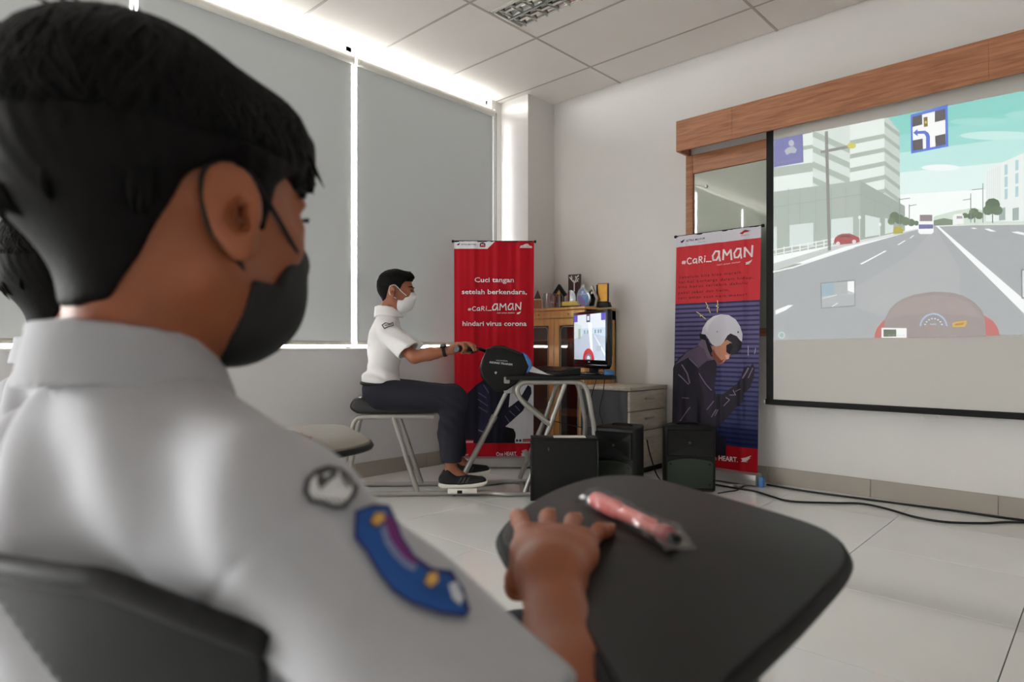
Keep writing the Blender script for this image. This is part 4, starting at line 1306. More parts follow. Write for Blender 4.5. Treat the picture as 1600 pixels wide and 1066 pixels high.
# seat frame
for y in (-0.115, 0.115):
    obj('rear_leg', MB().tube(smooth_pts([(-0.585, y * 1.15, 0.018), (-0.545, y * 1.1, 0.2), (-0.502, y, 0.41), (-0.482, y, 0.45), (-0.445, y, 0.468), (-0.30, y, 0.47), (-0.02, y, 0.47)], 5), R0, 12), M['silver'], sim)
    obj('front_leg', MB().tube([(-0.262, y, 0.468), (-0.116, y * 1.15, 0.02)], R0, 12), M['silver'], sim)
obj('seat_crossbar', MB().tube([(-0.26, -0.115, 0.47), (-0.26, 0.115, 0.47)], R0 * 0.9, 12), M['silver'], sim)
seat = []
prof = [(-0.515, 0.525), (-0.50, 0.565), (-0.465, 0.585), (-0.40, 0.578), (-0.30, 0.556), (-0.18, 0.545), (-0.05, 0.550), (0.02, 0.545), (0.045, 0.52), (0.03, 0.492), (-0.10, 0.486), (-0.42, 0.486), (-0.48, 0.493)]
obj('seat', MB().prism([(p_.x, p_.z) for p_ in smooth_pts([(x, 0, z) for x, z in prof], 3, True)], -0.135, 0.135, 'xz', 0.02, 3), M['leather'], sim, 'angle', 50)
# steering column, damper
obj('steering_column', MB().tube([(0.13, 0, 0.03), (0.17, 0, 0.126), (0.335, 0, 0.44)], 0.017, 12), M['silver'], sim)
obj('upper_column', MB().tube([(0.335, 0, 0.44), (0.435, 0, 0.64)], 0.013, 12), M['alu'], sim)
obj('coupling', MB().tube([(0.325, 0, 0.42), (0.345, 0, 0.46)], 0.020, 12), M['silver'], sim)
obj('pivot', MB().tube([(0.345, -0.03, 0.40), (0.345, 0.03, 0.40)], 0.012, 10), M['black'], sim)
obj('column_foot', MB().rbox((0.10, -0.15, 0.028), (0.16, 0.15, 0.04), 0.003), M['silver'], sim)
# head unit
cowl = [(0.289, 0.872), (0.336, 0.882), (0.40, 0.876), (0.446, 0.862), (0.517, 0.830), (0.548, 0.800), (0.556, 0.766), (0.535, 0.735), (0.515, 0.705), (0.47, 0.66), (0.415, 0.622), (0.352, 0.614), (0.30, 0.652), (0.262, 0.70), (0.25, 0.755), (0.265, 0.80), (0.282, 0.84)]
cw_ = obj('cowl', MB().prism(cowl, -0.115, 0.115, 'xz', 0.014, 3), M['black'], sim, 'angle', 50)
obj('top_cover', MB().prism([(0.30, 0.870), (0.34, 0.893), (0.40, 0.89), (0.46, 0.868), (0.53, 0.832), (0.50, 0.83), (0.44, 0.852), (0.36, 0.868)], -0.10, 0.10, 'xz', 0.006), M['black_gloss'], cw_, 'angle', 50)
obj('screen_panel', MB().prism([(0.508, 0.852), (0.535, 0.835), (0.560, 0.800), (0.566, 0.765), (0.545, 0.728), (0.531, 0.728), (0.545, 0.765), (0.53, 0.80)], -0.119, 0.09, 'xz', 0.004), M['blue'], cw_, 'angle', 50)
a = Art()
def cpx(px, py): return (sx(px, 3.83), zz(py, 3.83))
a.text('HONDA', (cpx(774, 564.5)), (cpx(792, 565.5)), -0.008, (170, 172, 172), 0.015)
a.text('RIDING TRAINER', (cpx(763, 567.5)), (cpx(799.5, 571.5)), -0.011, (190, 192, 192), 0.03, 1.0, 0.25)
obj('lettering', a.mesh(lambda u, v, l: (u, -0.1156 - l, v), 0.0002), M['flat_print'], cw_, None)
obj('badge', MB().prism([(cpx(773, 583)[0] + x * 0.008, cpx(773, 583)[1] + y * 0.008) for x, y in [(-1, 0.6), (0, 1), (1, 0.6), (0.6, -0.5), (0, -1), (-0.6, -0.5)]], -0.117, -0.1152, 'xz'), M['alu'], cw_)
obj('clamp_block', MB().rbox((0.40, -0.05, 0.60), (0.455, 0.05, 0.665), 0.006), M['alu'], sim)
obj('side_mount', MB().rbox((0.395, -0.145, 0.665), (0.43, -0.10, 0.705), 0.006), M['silver'], sim)
obj('mirror_stub', MB().rbox((0.556, -0.03, 0.765), (0.575, 0.03, 0.785), 0.004), M['black'], sim)
# handlebar
for s in (-1, 1):
    hb = obj('handlebar', MB().tube(smooth_pts([(0.31, s * 0.03, 0.84), (0.27, s * 0.09, 0.865), (0.215, s * 0.16, 0.876), (0.165, s * 0.215, 0.874)], 5), 0.011, 10), M['black'], sim)
    obj('grip', MB().tube([(0.19, s * 0.19, 0.876), (0.125, s * 0.30, 0.872)], 0.018, 12), M['rubber'], hb)
    obj('bar_end', MB().tube([(0.126, s * 0.298, 0.872), (0.118, s * 0.312, 0.8715)], 0.019, 12), M['black_gloss'], hb)
    obj('switch_block', MB().rbox((0.175, s * 0.185 - 0.02, 0.848), (0.225, s * 0.185 + 0.02, 0.90), 0.006), M['black'], hb)
    obj('brake_lever', MB().tube(smooth_pts([(0.24, s * 0.16, 0.872), (0.235, s * 0.22, 0.86), (0.20, s * 0.29, 0.85), (0.195, s * 0.30, 0.85)], 4), [0.007] * 12 + [0.009], 8), M['black_gloss'], hb)
# pedals
for y in (-0.17, 0.17):
    pd = obj('foot_pedal', MB().rbox((0.065, y - 0.05, 0.03), (0.235, y + 0.05, 0.058), 0.004), M['white_plastic'], sim)
    obj('pedal_pivot', MB().rbox((0.12, y - 0.052, 0.031), (0.15, y + 0.052, 0.05), 0.003), M['black'], pd)
    obj('pedal_lever', MB().tube([(0.19, y, 0.058), (0.255, y, 0.095), (0.27, y - 0.03, 0.097)], 0.006, 8), M['black'], pd)
# desk
DT = 0.712
obj('desk_top', MB().rbox((0.408, -0.16, DT - 0.025), (1.066, 0.24, DT), 0.004), M['black'], sim)
yN, yF = -0.13, 0.19
for y in (yN, yF):
    obj('desk_loop', MB().tube(smooth_pts([(0.673, y, 0.415), (0.60, y, 0.476), (0.529, y, 0.535)], 3)[:-1] + smooth_pts([(0.529, y, 0.535), (0.482, y, 0.592), (0.478, y, 0.64), (0.514, y, 0.670), (0.58, y, 0.672), (0.70, y, 0.672), (0.82, y, 0.672), (0.872, y, 0.655), (0.897, y, 0.61), (0.92, y, 0.49), (0.938, y, 0.35), (0.905, y * 1.3, 0.02)], 5), R0, 12), M['silver'], sim)
    obj('desk_leg', MB().tube([(0.762, y, 0.662), (0.67, y, 0.405), (0.515, y * 1.35, 0.02)], R0, 12), M['silver'], sim)
obj('desk_crossbar', MB().tube([(0.64, yN, 0.672), (0.64, yF, 0.672)], R0 * 0.8, 10), M['silver'], sim)
obj('desk_crossbar', MB().tube([(0.84, yN, 0.668), (0.84, yF, 0.668)], R0 * 0.8, 10), M['silver'], sim)
obj('shift_pedal', MB().prism([(0.525, 0.205), (0.555, 0.215), (0.580, 0.18), (0.575, 0.14), (0.555, 0.15)], 0.19, 0.235, 'xz', 0.004), M['silver'], sim)

SM = Matrix.Translation(sim_p) @ Matrix.Rotation(SROT, 4, 'Z')
def onsim(x, y, z):
    return SM @ Vector((x, y, z))
# monitor: faces the rider and a little towards the viewer
mp = onsim(0.95, 0.02, DT + 0.0003)
mrot = SROT - math.radians(90 - 17)
mo = thing('monitor', 'black flat monitor on the trainer desk showing the riding simulation', 'monitor', tuple(mp), mrot)
mw, z0, z1 = 0.235, 0.065, 0.395
obj('bezel', MB().rbox((-mw, -0.018, z0), (mw, 0.018, z1), 0.008), M['black_gloss'], mo)
obj('back_shell', MB().rbox((-mw + 0.05, 0.018, z0 + 0.04), (mw - 0.05, 0.05, z1 - 0.05), 0.012), M['black'], mo)
obj('chin', MB().prism([(-mw, z0 - 0.0), (mw, z0 - 0.0), (mw - 0.03, z0 - 0.028), (-mw + 0.03, z0 - 0.028)], -0.016, 0.016, 'xz', 0.005), M['black_gloss'], mo)
obj('stand_neck', MB().rbox((-0.04, 0.0, 0.008), (0.04, 0.03, z0 + 0.05), 0.006), M['black'], mo)
obj('stand_foot', MB().lathe([(0.115, 0), (0.12, 0.004), (0.11, 0.011), (0.05, 0.016)], 28, (0, 0.02, 0)), M['black_gloss'], mo)
a = Art()
a.poly([(0, 0), (41, 0), (41, 26), (0, 26)], (196, 216, 236))
a.poly([(0, 0), (41, 0), (41, 8), (0, 8)], (222, 232, 242))
a.poly([(0, 14), (16, 10), (41, 13), (41, 26), (0, 26)], (186, 200, 218))
a.poly([(0, 4), (10, 6), (12, 12), (0, 14)], (206, 222, 224))
a.poly([(6, 8), (9, 8), (9, 14), (6, 14)], (150, 176, 170))
a.poly([(17, 0), (22, 0), (22, 4.5), (17, 4.5)], (80, 84, 110))
a.poly([(18, 1), (21, 1), (21, 3.5), (18, 3.5)], (222, 228, 240))
a.poly([(19, 4.8), (24, 4.8), (26, 26), (24, 26)], (244, 248, 252))
a.poly([(27, 12), (28, 12), (41, 22), (41, 24)], (230, 236, 244))
a.poly([(0, 0), (5, 0), (5, 4), (0, 4)], (92, 84, 190))
a.poly([(36, 0), (41, 0), (41, 4), (36, 4)], (92, 84, 190))
for x in (14, 18, 28, 32, 35):
    a.poly([(x, 9), (x + 1.6, 9), (x + 1.6, 11), (x, 11)], (130, 156, 150))
a.poly([(30, 18), (36, 18), (36, 21), (30, 21)], (172, 188, 206))
a.ellipse((20, 26), (7.5, 6.5), (190, 34, 44), 18, 180, 360)
a.ellipse((20, 26), (4.6, 3.6), (120, 118, 130), 14, 180, 360)
a.ellipse((20, 25.6), (2.2, 2.0), (220, 226, 236), 12, 180, 360)
M['lcd'] = mat('lit_display', (255, 255, 255), 0.25, attr=True, emit=0.10)
def to_lcd(u, v, l):
    return (-mw + 0.022 + u / 41 * (2 * mw - 0.044), -0.0185 - l, z1 - 0.02 - v / 26 * (z1 - z0 - 0.045))
obj('display', a.mesh(to_lcd, 0.0001), M['lcd'], mo, None)
obj('maker_mark', MB().rbox((-0.012, -0.0195, z0 + 0.009), (0.012, -0.018, z0 + 0.015), 0.0004), M['alu'], mo)
# keyboard
kp = onsim(0.70, 0.03, DT + 0.0015)
kb = thing('keyboard', 'black computer keyboard on the trainer desk', 'keyboard', tuple(kp), SROT - math.radians(66))
kbm = Matrix.Rotation(math.radians(-4), 4, 'X')
kt = MB().prism([(-0.075, 0.0), (0.08, 0.0), (0.08, 0.046), (0.05, 0.042), (-0.06, 0.020), (-0.082, 0.010)], -0.21, 0.21, 'yz', 0.004)
obj('case', kt, M['black'], kb)
kme = mesh_of('key', MB().rbox((-0.0078, -0.0078, 0), (0.0078, 0.0078, 0.006), 0.0015, 1), M['black_gloss'], None)
for r_ in range(5):
    for c_ in range(18):
        o = link('key', kme, kb)
        y = -0.048 + r_ * 0.021
        o.location = (-0.19 + c_ * 0.0223, y, 0.0225 + (y + 0.048) * 0.2)
        o.rotation_euler = (math.radians(11.3), 0, 0)
obj('space_bar', MB().rbox((-0.06, -0.076, 0.012), (0.04, -0.062, 0.0215), 0.002), M['black_gloss'], kb)
pp = onsim(0.60, -0.03, DT + 0.0005)
ps_ = thing('printed_page', 'white page curling up under the keyboard against the cowl', 'paper', tuple(pp), SROT)
n = 10
vs = []
for k in range(n + 1):
    x = -0.052 + 0.26 * k / n
    z = 0.0006 + 0.060 * max(0, (0.13 - x) / 0.182) ** 1.8
    vs += [(x, -0.115, 0.0006 + (z - 0.0006) * 0.35), (x, 0.02, 0.0006 + (z - 0.0006) * 1.15)]
fs = [(2 * k, 2 * k + 2, 2 * k + 3, 2 * k + 1) for k in range(n)]
obj('page', MB().add(vs, fs), M['paper'], ps_, 'smooth')
bx_ = onsim(1.040, -0.105, DT + 0.0003)
ad = thing('blue_adapter', 'small blue plastic box at the end of the trainer desk', 'adapter', tuple(bx_), SROT)
obj('body', MB().rbox((-0.035, -0.03, 0), (0.02, 0.03, 0.03), 0.006), M['blue'], ad)
obj('socket', MB().rbox((0.0202, -0.015, 0.006), (0.0228, 0.015, 0.02), 0.001), M['black'], ad)
# monitor leads hanging behind the desk
for k, (pts, r) in enumerate((([(0.99, 0.10, DT + 0.02), (1.03, 0.25, DT + 0.02), (1.02, 0.262, 0.66), (0.97, 0.27, 0.48), (0.945, 0.28, 0.34), (0.95, 0.30, 0.10), (0.97, 0.34, 0.006)], 0.0035),
                              ([(1.00, 0.11, DT + 0.02), (1.07, 0.25, DT + 0.022), (1.075, 0.265, 0.62), (1.05, 0.29, 0.46), (1.075, 0.31, 0.36), (1.08, 0.33, 0.15), (1.06, 0.36, 0.006)], 0.003),
                              ([(0.64, 0.23, 0.43), (0.72, 0.255, 0.40), (0.83, 0.28, 0.37), (0.93, 0.30, 0.345), (1.02, 0.315, 0.33), (1.06, 0.33, 0.2), (1.10, 0.37, 0.006)], 0.003))):
    tag(obj('cable', MB().tube(smooth_pts([onsim(*p) for p in pts], 6), r, 6), M['rubber'], None, 'smooth'),
        ('black monitor lead hanging behind the trainer desk', 'thin black lead hanging at the end of the trainer desk beside the drawers', 'black wire sagging behind the trainer desk legs')[k], 'cable', 'leads behind the trainer desk')
# ================================================================ people: smooth signed-distance bodies, meshed with surface nets
V3 = lambda *a: np.array(a, dtype=np.float64)
class Shape:
    """ordered list of blended primitives; each knows a bounding ball so that far ones are skipped"""
    def __init__(s):
        s.p = []
    def add(s, fn, c, R, k=0.01, op='+'):
        s.p.append((fn, np.asarray(c, float), R, k, op))
        return s
    def cap(s, a, b, ra, rb, k=0.01, op='+'):
        a, b = np.asarray(a, float), np.asarray(b, float)
        d = b - a
        L2 = max(float(d @ d), 1e-12)
        def fn(P):
            t = np.clip((P - a) @ d / L2, 0, 1)
            q = P - (a + t[:, None] * d)
            return np.sqrt((q * q).sum(1)) - (ra + (rb - ra) * t)
        return s.add(fn, (a + b) / 2, math.sqrt(L2) / 2 + max(ra, rb), k, op)
    def chain(s, pts, rs, k=0.01):
        for i in range(len(pts) - 1):
            s.cap(pts[i], pts[i + 1], rs[i], rs[i + 1], k)
        return s
    def ell(s, c, r, k=0.01, op='+', R=None):
        c, r = np.asarray(c, float), np.asarray(r, float)
        Rm = np.eye(3) if R is None else np.asarray(R, float)      # rows = local axes
        def fn(P):
            q = (P - c) @ Rm.T
            k0 = np.sqrt(((q / r) ** 2).sum(1)) + 1e-9
            k1 = np.sqrt(((q / (r * r)) ** 2).sum(1)) + 1e-9
            return k0 * (k0 - 1.0) / k1
        return s.add(fn, c, float(max(r)), k, op)
    def box(s, c, h, rnd, k=0.01, op='+', R=None):
        c, h = np.asarray(c, float), np.asarray(h, float)
        Rm = np.eye(3) if R is None else np.asarray(R, float)
        def fn(P):
            q = np.abs((P - c) @ Rm.T) - (h - rnd)
            return np.sqrt((np.maximum(q, 0) ** 2).sum(1)) + np.minimum(q.max(1), 0) - rnd
        return s.add(fn, c, float(np.linalg.norm(h)), k, op)
    def plane(s, p, n, k=0.002):
        """keep what lies behind the plane"""
        p, n = np.asarray(p, float), np.asarray(n, float)
        n = n / np.linalg.norm(n)
        return s.add(lambda P: (P - p) @ n, (0, 0, 0), 1e9, k, '&')
    def sub(s, other, R, c, k, op='+', xf=None):
        """another shape as one primitive, optionally in a moved frame (origin, axes as rows, scale)"""
        def fn(P):
            if xf is None:
                return other(P)
            o, A, sc = xf
            return other((P - o) @ A.T / sc) * sc
        return s.add(fn, c, R, k, op)
    def __call__(s, P, near=None):
        P = np.asarray(P, float)
        d = np.full(len(P), 1e3)
        for fn, c, R, k, op in s.p:
            if near is not None and R < 1e8:
                if np.linalg.norm(c - near[0]) - R > near[1] + 3 * k + 0.01:
                    continue
            v = fn(P)
            if op == '+':
                h = np.clip(0.5 + 0.5 * (v - d) / k, 0, 1) if k > 0 else (v > d) * 1.0
                d = v * (1 - h) + d * h - k * h * (1 - h)
            elif op == '-':
                h = np.clip(0.5 - 0.5 * (d + v) / k, 0, 1)
                d = d * (1 - h) - v * h + k * h * (1 - h)
            else:
                h = np.clip(0.5 - 0.5 * (v - d) / k, 0, 1)
                d = v * (1 - h) + d * h + k * h * (1 - h)
        return d

CE = [((0, 0, 0), (1, 0, 0)), ((0, 1, 0), (1, 1, 0)), ((0, 0, 1), (1, 0, 1)), ((0, 1, 1), (1, 1, 1)),
      ((0, 0, 0), (0, 1, 0)), ((1, 0, 0), (1, 1, 0)), ((0, 0, 1), (0, 1, 1)), ((1, 0, 1), (1, 1, 1)),
      ((0, 0, 0), (0, 0, 1)), ((1, 0, 0), (1, 0, 1)), ((0, 1, 0), (0, 1, 1)), ((1, 1, 0), (1, 1, 1))]
def nets(shape, lo, hi, res, B=20):
    lo, hi = np.asarray(lo, float), np.asarray(hi, float)
    n = np.ceil((hi - lo) / res).astype(int) + 1
    nb = np.ceil(n / B).astype(int)
    allv, allid, quads = [], [], []
    S1, S2 = int(n[1] + 2 * B), int(n[2] + 2 * B)
    gid = lambda i, j, k: (i.astype(np.int64) * S1 + j) * S2 + k
    half = res * (B + 1) / 2
    diag = half * math.sqrt(3)
    cents = np.array([[(i * B + B / 2) * res, (j * B + B / 2) * res, (k * B + B / 2) * res] for i in range(nb[0]) for j in range(nb[1]) for k in range(nb[2])]) + lo
    cd = shape(cents)
    idx = [(i, j, k) for i in range(nb[0]) for j in range(nb[1]) for k in range(nb[2])]
    ax = np.arange(B + 2)
    I, J, K = np.meshgrid(ax, ax, ax, indexing='ij')
    for m, b in enumerate(idx):
        if abs(cd[m]) > diag * 1.6 + 0.01:
            continue
        o = np.array(b) * B
        P = np.stack([(I + o[0]).ravel(), (J + o[1]).ravel(), (K + o[2]).ravel()], 1) * res + lo
        v = shape(P, (cents[m], diag + res)).reshape(B + 2, B + 2, B + 2)
        if v.min() > 0 or v.max() < 0:
            continue
        # cells 0..B-1 belong to this block
        acc = np.zeros((B, B, B, 3))
        cnt = np.zeros((B, B, B))
        for e0, e1 in CE:
            a = v[e0[0]:e0[0] + B, e0[1]:e0[1] + B, e0[2]:e0[2] + B]
            c = v[e1[0]:e1[0] + B, e1[1]:e1[1] + B, e1[2]:e1[2] + B]
            x = (a < 0) != (c < 0)
            t = np.where(x, a / np.where(x, a - c, 1), 0)
            for q in range(3):
                acc[..., q] += np.where(x, e0[q] + t * (e1[q] - e0[q]), 0)
            cnt += x
        act = cnt > 0
        ii, jj, kk = np.nonzero(act)
        pos = acc[act] / cnt[act][:, None] + np.stack([ii, jj, kk], 1) + o
        allv.append(pos * res + lo)
        allid.append(gid(ii + o[0] + B, jj + o[1] + B, kk + o[2] + B))
        s = v < 0
        for axis in range(3):
            a = s[:B, :B, :B]
            c = [s[1:B + 1, :B, :B], s[:B, 1:B + 1, :B], s[:B, :B, 1:B + 1]][axis]
            x = a != c
            i, j, k = np.nonzero(x)
            if len(i) == 0:
                continue
            fl = a[x]
            i, j, k = i + o[0] + B, j + o[1] + B, k + o[2] + B
            if axis == 0:
                Q = [gid(i, j - 1, k - 1), gid(i, j, k - 1), gid(i, j, k), gid(i, j - 1, k)]
            elif axis == 1:
                Q = [gid(i - 1, j, k - 1), gid(i - 1, j, k), gid(i, j, k), gid(i, j, k - 1)]
            else:
                Q = [gid(i - 1, j - 1, k), gid(i, j - 1, k), gid(i, j, k), gid(i - 1, j, k)]
            Q = np.stack(Q, 1)
            Q[~fl] = Q[~fl][:, ::-1]
            quads.append(Q)
    V = np.concatenate(allv)
    ids = np.concatenate(allid)
    Q = np.concatenate(quads)
    od = np.argsort(ids)
    sid = ids[od]
    r = np.searchsorted(sid, Q)
    r = np.clip(r, 0, len(sid) - 1)
    ok = (sid[r] == Q).all(1)
    return V[od], r[ok]
def relax(V, F, it=2, lam=0.5):
    n = len(V)
    for _ in range(it):
        acc = np.zeros_like(V)
        cnt = np.zeros(n)
        for a in range(4):
            np.add.at(acc, F[:, a], V[F[:, (a + 1) % 4]])
            np.add.at(acc, F[:, a], V[F[:, (a + 3) % 4]])
            np.add.at(cnt, F[:, a], 2)
        V = V + lam * (acc / np.maximum(cnt, 1)[:, None] - V)
    return V
def normals(V, F):
    nn = np.cross(V[F[:, 2]] - V[F[:, 0]], V[F[:, 3]] - V[F[:, 1]])
    N = np.zeros_like(V)
    for a in range(4):
        np.add.at(N, F[:, a], nn)
    return N / (np.linalg.norm(N, axis=1)[:, None] + 1e-12)
def np_mesh(name, V, F, material):
    me = bpy.data.meshes.new(name)
    me.vertices.add(len(V))
    me.vertices.foreach_set('co', np.asarray(V, np.float32).ravel())
    k = F.shape[1]
    me.loops.add(len(F) * k)
    me.loops.foreach_set('vertex_index', F.astype(np.int32).ravel())
    me.polygons.add(len(F))
    me.polygons.foreach_set('loop_start', np.arange(0, len(F) * k, k, dtype=np.int32))
    me.polygons.foreach_set('use_smooth', np.ones(len(F), dtype=bool))
    me.materials.append(material)
    me.update(calc_edges=True)
    me.validate()
    return me
def sdf_obj(name, shape, lo, hi, res, material, parent, base=None, smooth=1, fold=None):
    V, F = nets(shape, lo, hi, res)
    V = relax(V, F, smooth)
    if fold is not None:
        V = V + normals(V, F) * fold(V)[:, None]
    if base is not None:
        V = V - base
    return link(name, np_mesh(name, V, F, material), parent)
def snoise(P, f, seed=0):
    """cheap smooth noise: a few crossed sines"""
    r = np.random.RandomState(seed)
    o = np.zeros(len(P))
    for _ in range(6):
        d = r.normal(size=3)
        d /= np.linalg.norm(d)
        o += np.sin(P @ d * f * r.uniform(0.7, 1.4) + r.uniform(0, 6.28))
    return o / 6
def frame(d, up=(0, 0, 1)):
    """rows: forward, left, up"""
    d = np.asarray(d, float) / np.linalg.norm(d)
    l = np.cross(up, d)
    l /= np.linalg.norm(l)
    return np.stack([d, l, np.cross(d, l)])
def poly2d(P2, poly):
    """signed distance to a polygon, negative inside"""
    d = np.full(len(P2), 1e9)
    ins = np.zeros(len(P2), bool)
    n = len(poly)
    for i in range(n):
        a, b = np.array(poly[i]), np.array(poly[(i + 1) % n])
        e = b - a
        w = P2 - a
        t = np.clip((w @ e) / (e @ e), 0, 1)
        q = w - t[:, None] * e
        d = np.minimum(d, (q * q).sum(1))
        c = ((a[1] <= P2[:, 1]) & (b[1] > P2[:, 1])) | ((b[1] <= P2[:, 1]) & (a[1] > P2[:, 1]))
        xx = a[0] + (P2[:, 1] - a[1]) / np.where(abs(e[1]) < 1e-12, 1e-12, e[1]) * e[0]
        ins ^= c & (P2[:, 0] < xx)
    return np.where(ins, -1, 1) * np.sqrt(d)

# ---------------------------------------------------------------- head (x = face, y = left, z = up; origin at eye level)
def head_shape(detail=True):
    h = Shape()
    h.ell((-0.008, 0, 0.022), (0.097, 0.073, 0.085), 0.0)
    h.ell((0.030, 0, -0.035), (0.058, 0.057, 0.072), 0.03)
    h.ell((0.048, 0, -0.082), (0.036, 0.036, 0.024), 0.03)
    h.cap((0.0, 0.05, -0.05), (0.04, 0.028, -0.085), 0.018, 0.016, 0.03)
    h.cap((0.0, -0.05, -0.05), (0.04, -0.028, -0.085), 0.018, 0.016, 0.03)
    h.ell((0.082, 0, 0.016), (0.014, 0.046, 0.010), 0.015)
    h.cap((0.087, 0, 0.004), (0.103, 0, -0.026), 0.007, 0.010, 0.012)
    for s in (-1, 1):
        h.ell((0.095, s * 0.012, -0.030), (0.010, 0.009, 0.007), 0.008)
        h.ell((0.094, s * 0.032, -0.002), (0.012, 0.016, 0.010), 0.012, '-')
        h.ell((0.079, s * 0.031, -0.002), (0.0115, 0.0135, 0.0115), 0.006)
        h.ell((0.066, s * 0.038, -0.022), (0.018, 0.016, 0.014), 0.02)
    h.ell((0.090, 0, -0.056), (0.009, 0.022, 0.006), 0.008)
    h.ell((0.087, 0, -0.066), (0.009, 0.019, 0.006), 0.008)
    for s in (-1, 1):
        a = math.radians(28)
        out = V3(-math.sin(a) * 0.9, s * math.cos(a), 0.0)
        out /= np.linalg.norm(out)
        fw = V3(math.cos(a), s * math.sin(a) * 0.9, 0.12)
        fw -= out * (fw @ out)
        fw /= np.linalg.norm(fw)
        R = np.stack([fw, out, np.cross(fw, out)])
        if s < 0:
            R[2] = -R[2]
        c = V3(-0.002, s * 0.083, -0.012)
        up = R[2] if R[2][2] > 0 else -R[2]
        h.ell(c + up * 0.006, (0.0205, 0.0085, 0.029), 0.006, '+', R)
        h.ell(c - up * 0.022 + fw * 0.004, (0.010, 0.006, 0.012), 0.008, '+', R)
        if detail:
            h.ell(c + out * 0.0100 + up * 0.006 + fw * 0.002, (0.0150, 0.0080, 0.0225), 0.003, '-', R)
            h.ell(c + out * 0.003 + fw * 0.005 - up * 0.002, (0.0085, 0.009, 0.0120), 0.003, '-', R)
            h.cap(c + fw * 0.004 + up * 0.016 + out * 0.002, c - fw * 0.008 + up * 0.001 + out * 0.003, 0.0028, 0.003, 0.003)
            h.ell(c + fw * 0.013 - up * 0.002 + out * 0.004, (0.004, 0.004, 0.006), 0.004, '+', R)
    return h
HEAD = head_shape()

def hair_side(poly):
    return lambda P: poly2d(P[:, [0, 2]], poly)

def mask_shape(grow=0.0045):
    m = Shape()
    m.add(lambda P: HEADM(P) - grow, (0, 0, 0), 1e9, 0.0)
    m.ell((0.073, 0, -0.050), (0.036, 0.041, 0.050), 0.02)
    m.ell((0.045, 0, -0.066), (0.052, 0.056, 0.036), 0.015)
    prof = [(0.080, -0.010), (0.092, -0.004), (0.125, 0.000), (0.15, -0.02), (0.15, -0.14), (0.03, -0.14), (0.020, -0.095), (0.026, -0.052), (0.052, -0.054), (0.064, -0.036)]
    m.add(hair_side(prof), (0, 0, 0), 1e9, 0.003, '&')
    return m
HEADM = Shape()
HEADM.p = [q for q in HEAD.p]
HEADM.p = HEADM.p[:7]     # plain face without ears for the mask to follow

def strap_pts(s):
    lo = [(0.028, s * 0.055, -0.058), (0.012, s * 0.070, -0.042), (-0.014, s * 0.079, -0.026), (-0.0205, s * 0.0775, 0.0), (-0.016, s * 0.077, 0.018), (0.004, s * 0.0755, 0.026), (0.018, s * 0.0735, 0.020), (0.045, s * 0.067, -0.006), (0.070, s * 0.055, -0.026)]
    return lo
def place(pts, o, A, sc):
    return [tuple(np.asarray(o) + sc * (np.asarray(p) @ A)) for p in pts]

def hair_meshes(style):
    """shell + locks in head coordinates"""
    sh = Shape()
    if style == 'boy':
        c, r = V3(-0.013, 0, 0.034), V3(0.107, 0.085, 0.088)
        low = [(-0.2, -0.078), (-0.055, -0.078), (-0.045, -0.052), (-0.036, -0.015), (-0.026, 0.014), (-0.004, 0.026), (0.016, 0.020), (0.026, -0.012), (0.034, -0.018), (0.044, 0.018), (0.066, 0.038), (0.2, 0.05), (0.2, 0.25), (-0.2, 0.25)]
        bulk = [(-0.2, -0.020), (-0.075, -0.024), (-0.03, 0.014), (0.0, 0.028), (0.03, 0.024), (0.055, 0.034), (0.085, 0.028), (0.2, 0.03), (0.2, 0.25), (-0.2, 0.25)]
    else:
        c, r = V3(-0.008, 0, 0.034), V3(0.101, 0.078, 0.086)
        low = [(-0.2, -0.070), (-0.055, -0.070), (-0.042, -0.045), (-0.030, -0.005), (-0.020, 0.022), (0.0, 0.030), (0.018, 0.020), (0.026, 0.000), (0.036, 0.000), (0.044, 0.030), (0.060, 0.056), (0.2, 0.066), (0.2, 0.25), (-0.2, 0.25)]
        bulk = [(-0.2, 0.03), (-0.05, 0.03), (0.0, 0.045), (0.05, 0.052), (0.08, 0.058), (0.2, 0.06), (0.2, 0.25), (-0.2, 0.25)]
    # short layer hugging the skull
    a = Shape()
    a.add(lambda P: HEADM(P) - 0.0045, (0, 0, 0), 1e9, 0.0)
    a.cap((-0.022, 0, -0.045), (-0.018, 0, -0.14), 0.0505, 0.052, 0.02)
    def nape(P):
        Q = P.copy()
        Q[:, 2] -= 0.42 * np.maximum(0, np.abs(P[:, 1]) - 0.012) * np.clip((-0.035 - P[:, 0]) / 0.03, 0, 1)
        return hair_side(low)(Q)
    a.add(nape, (0, 0, 0), 1e9, 0.006, '&')
    b = Shape()
    b.ell(c, r, 0.0)
    if style == 'boy':
        b.ell((-0.040, 0, 0.060), (0.078, 0.076, 0.066), 0.02)
        b.ell((0.058, 0, 0.066), (0.040, 0.054, 0.036), 0.03)
        b.cap((0.085, -0.03, 0.060), (0.108, -0.022, 0.030), 0.016, 0.004, 0.012)
        b.cap((0.085, 0.0, 0.062), (0.112, 0.004, 0.034), 0.016, 0.004, 0.012)
        b.cap((0.085, 0.03, 0.060), (0.104, 0.028, 0.032), 0.016, 0.004, 0.012)
    else:
        b.ell((0.060, 0, 0.086), (0.034, 0.05, 0.020), 0.025)
        b.cap((0.08, -0.02, 0.085), (0.092, -0.018, 0.082), 0.014, 0.006, 0.012)
        b.cap((0.08, 0.02, 0.085), (0.090, 0.020, 0.082), 0.014, 0.006, 0.012)
    b.add(hair_side(bulk), (0, 0, 0), 1e9, 0.014, '&')
    sh.sub(a, 1e9, (0, 0, 0), 0.0)
    sh.sub(b, 1e9, (0, 0, 0), 0.010)
    return sh, c, r, bulk
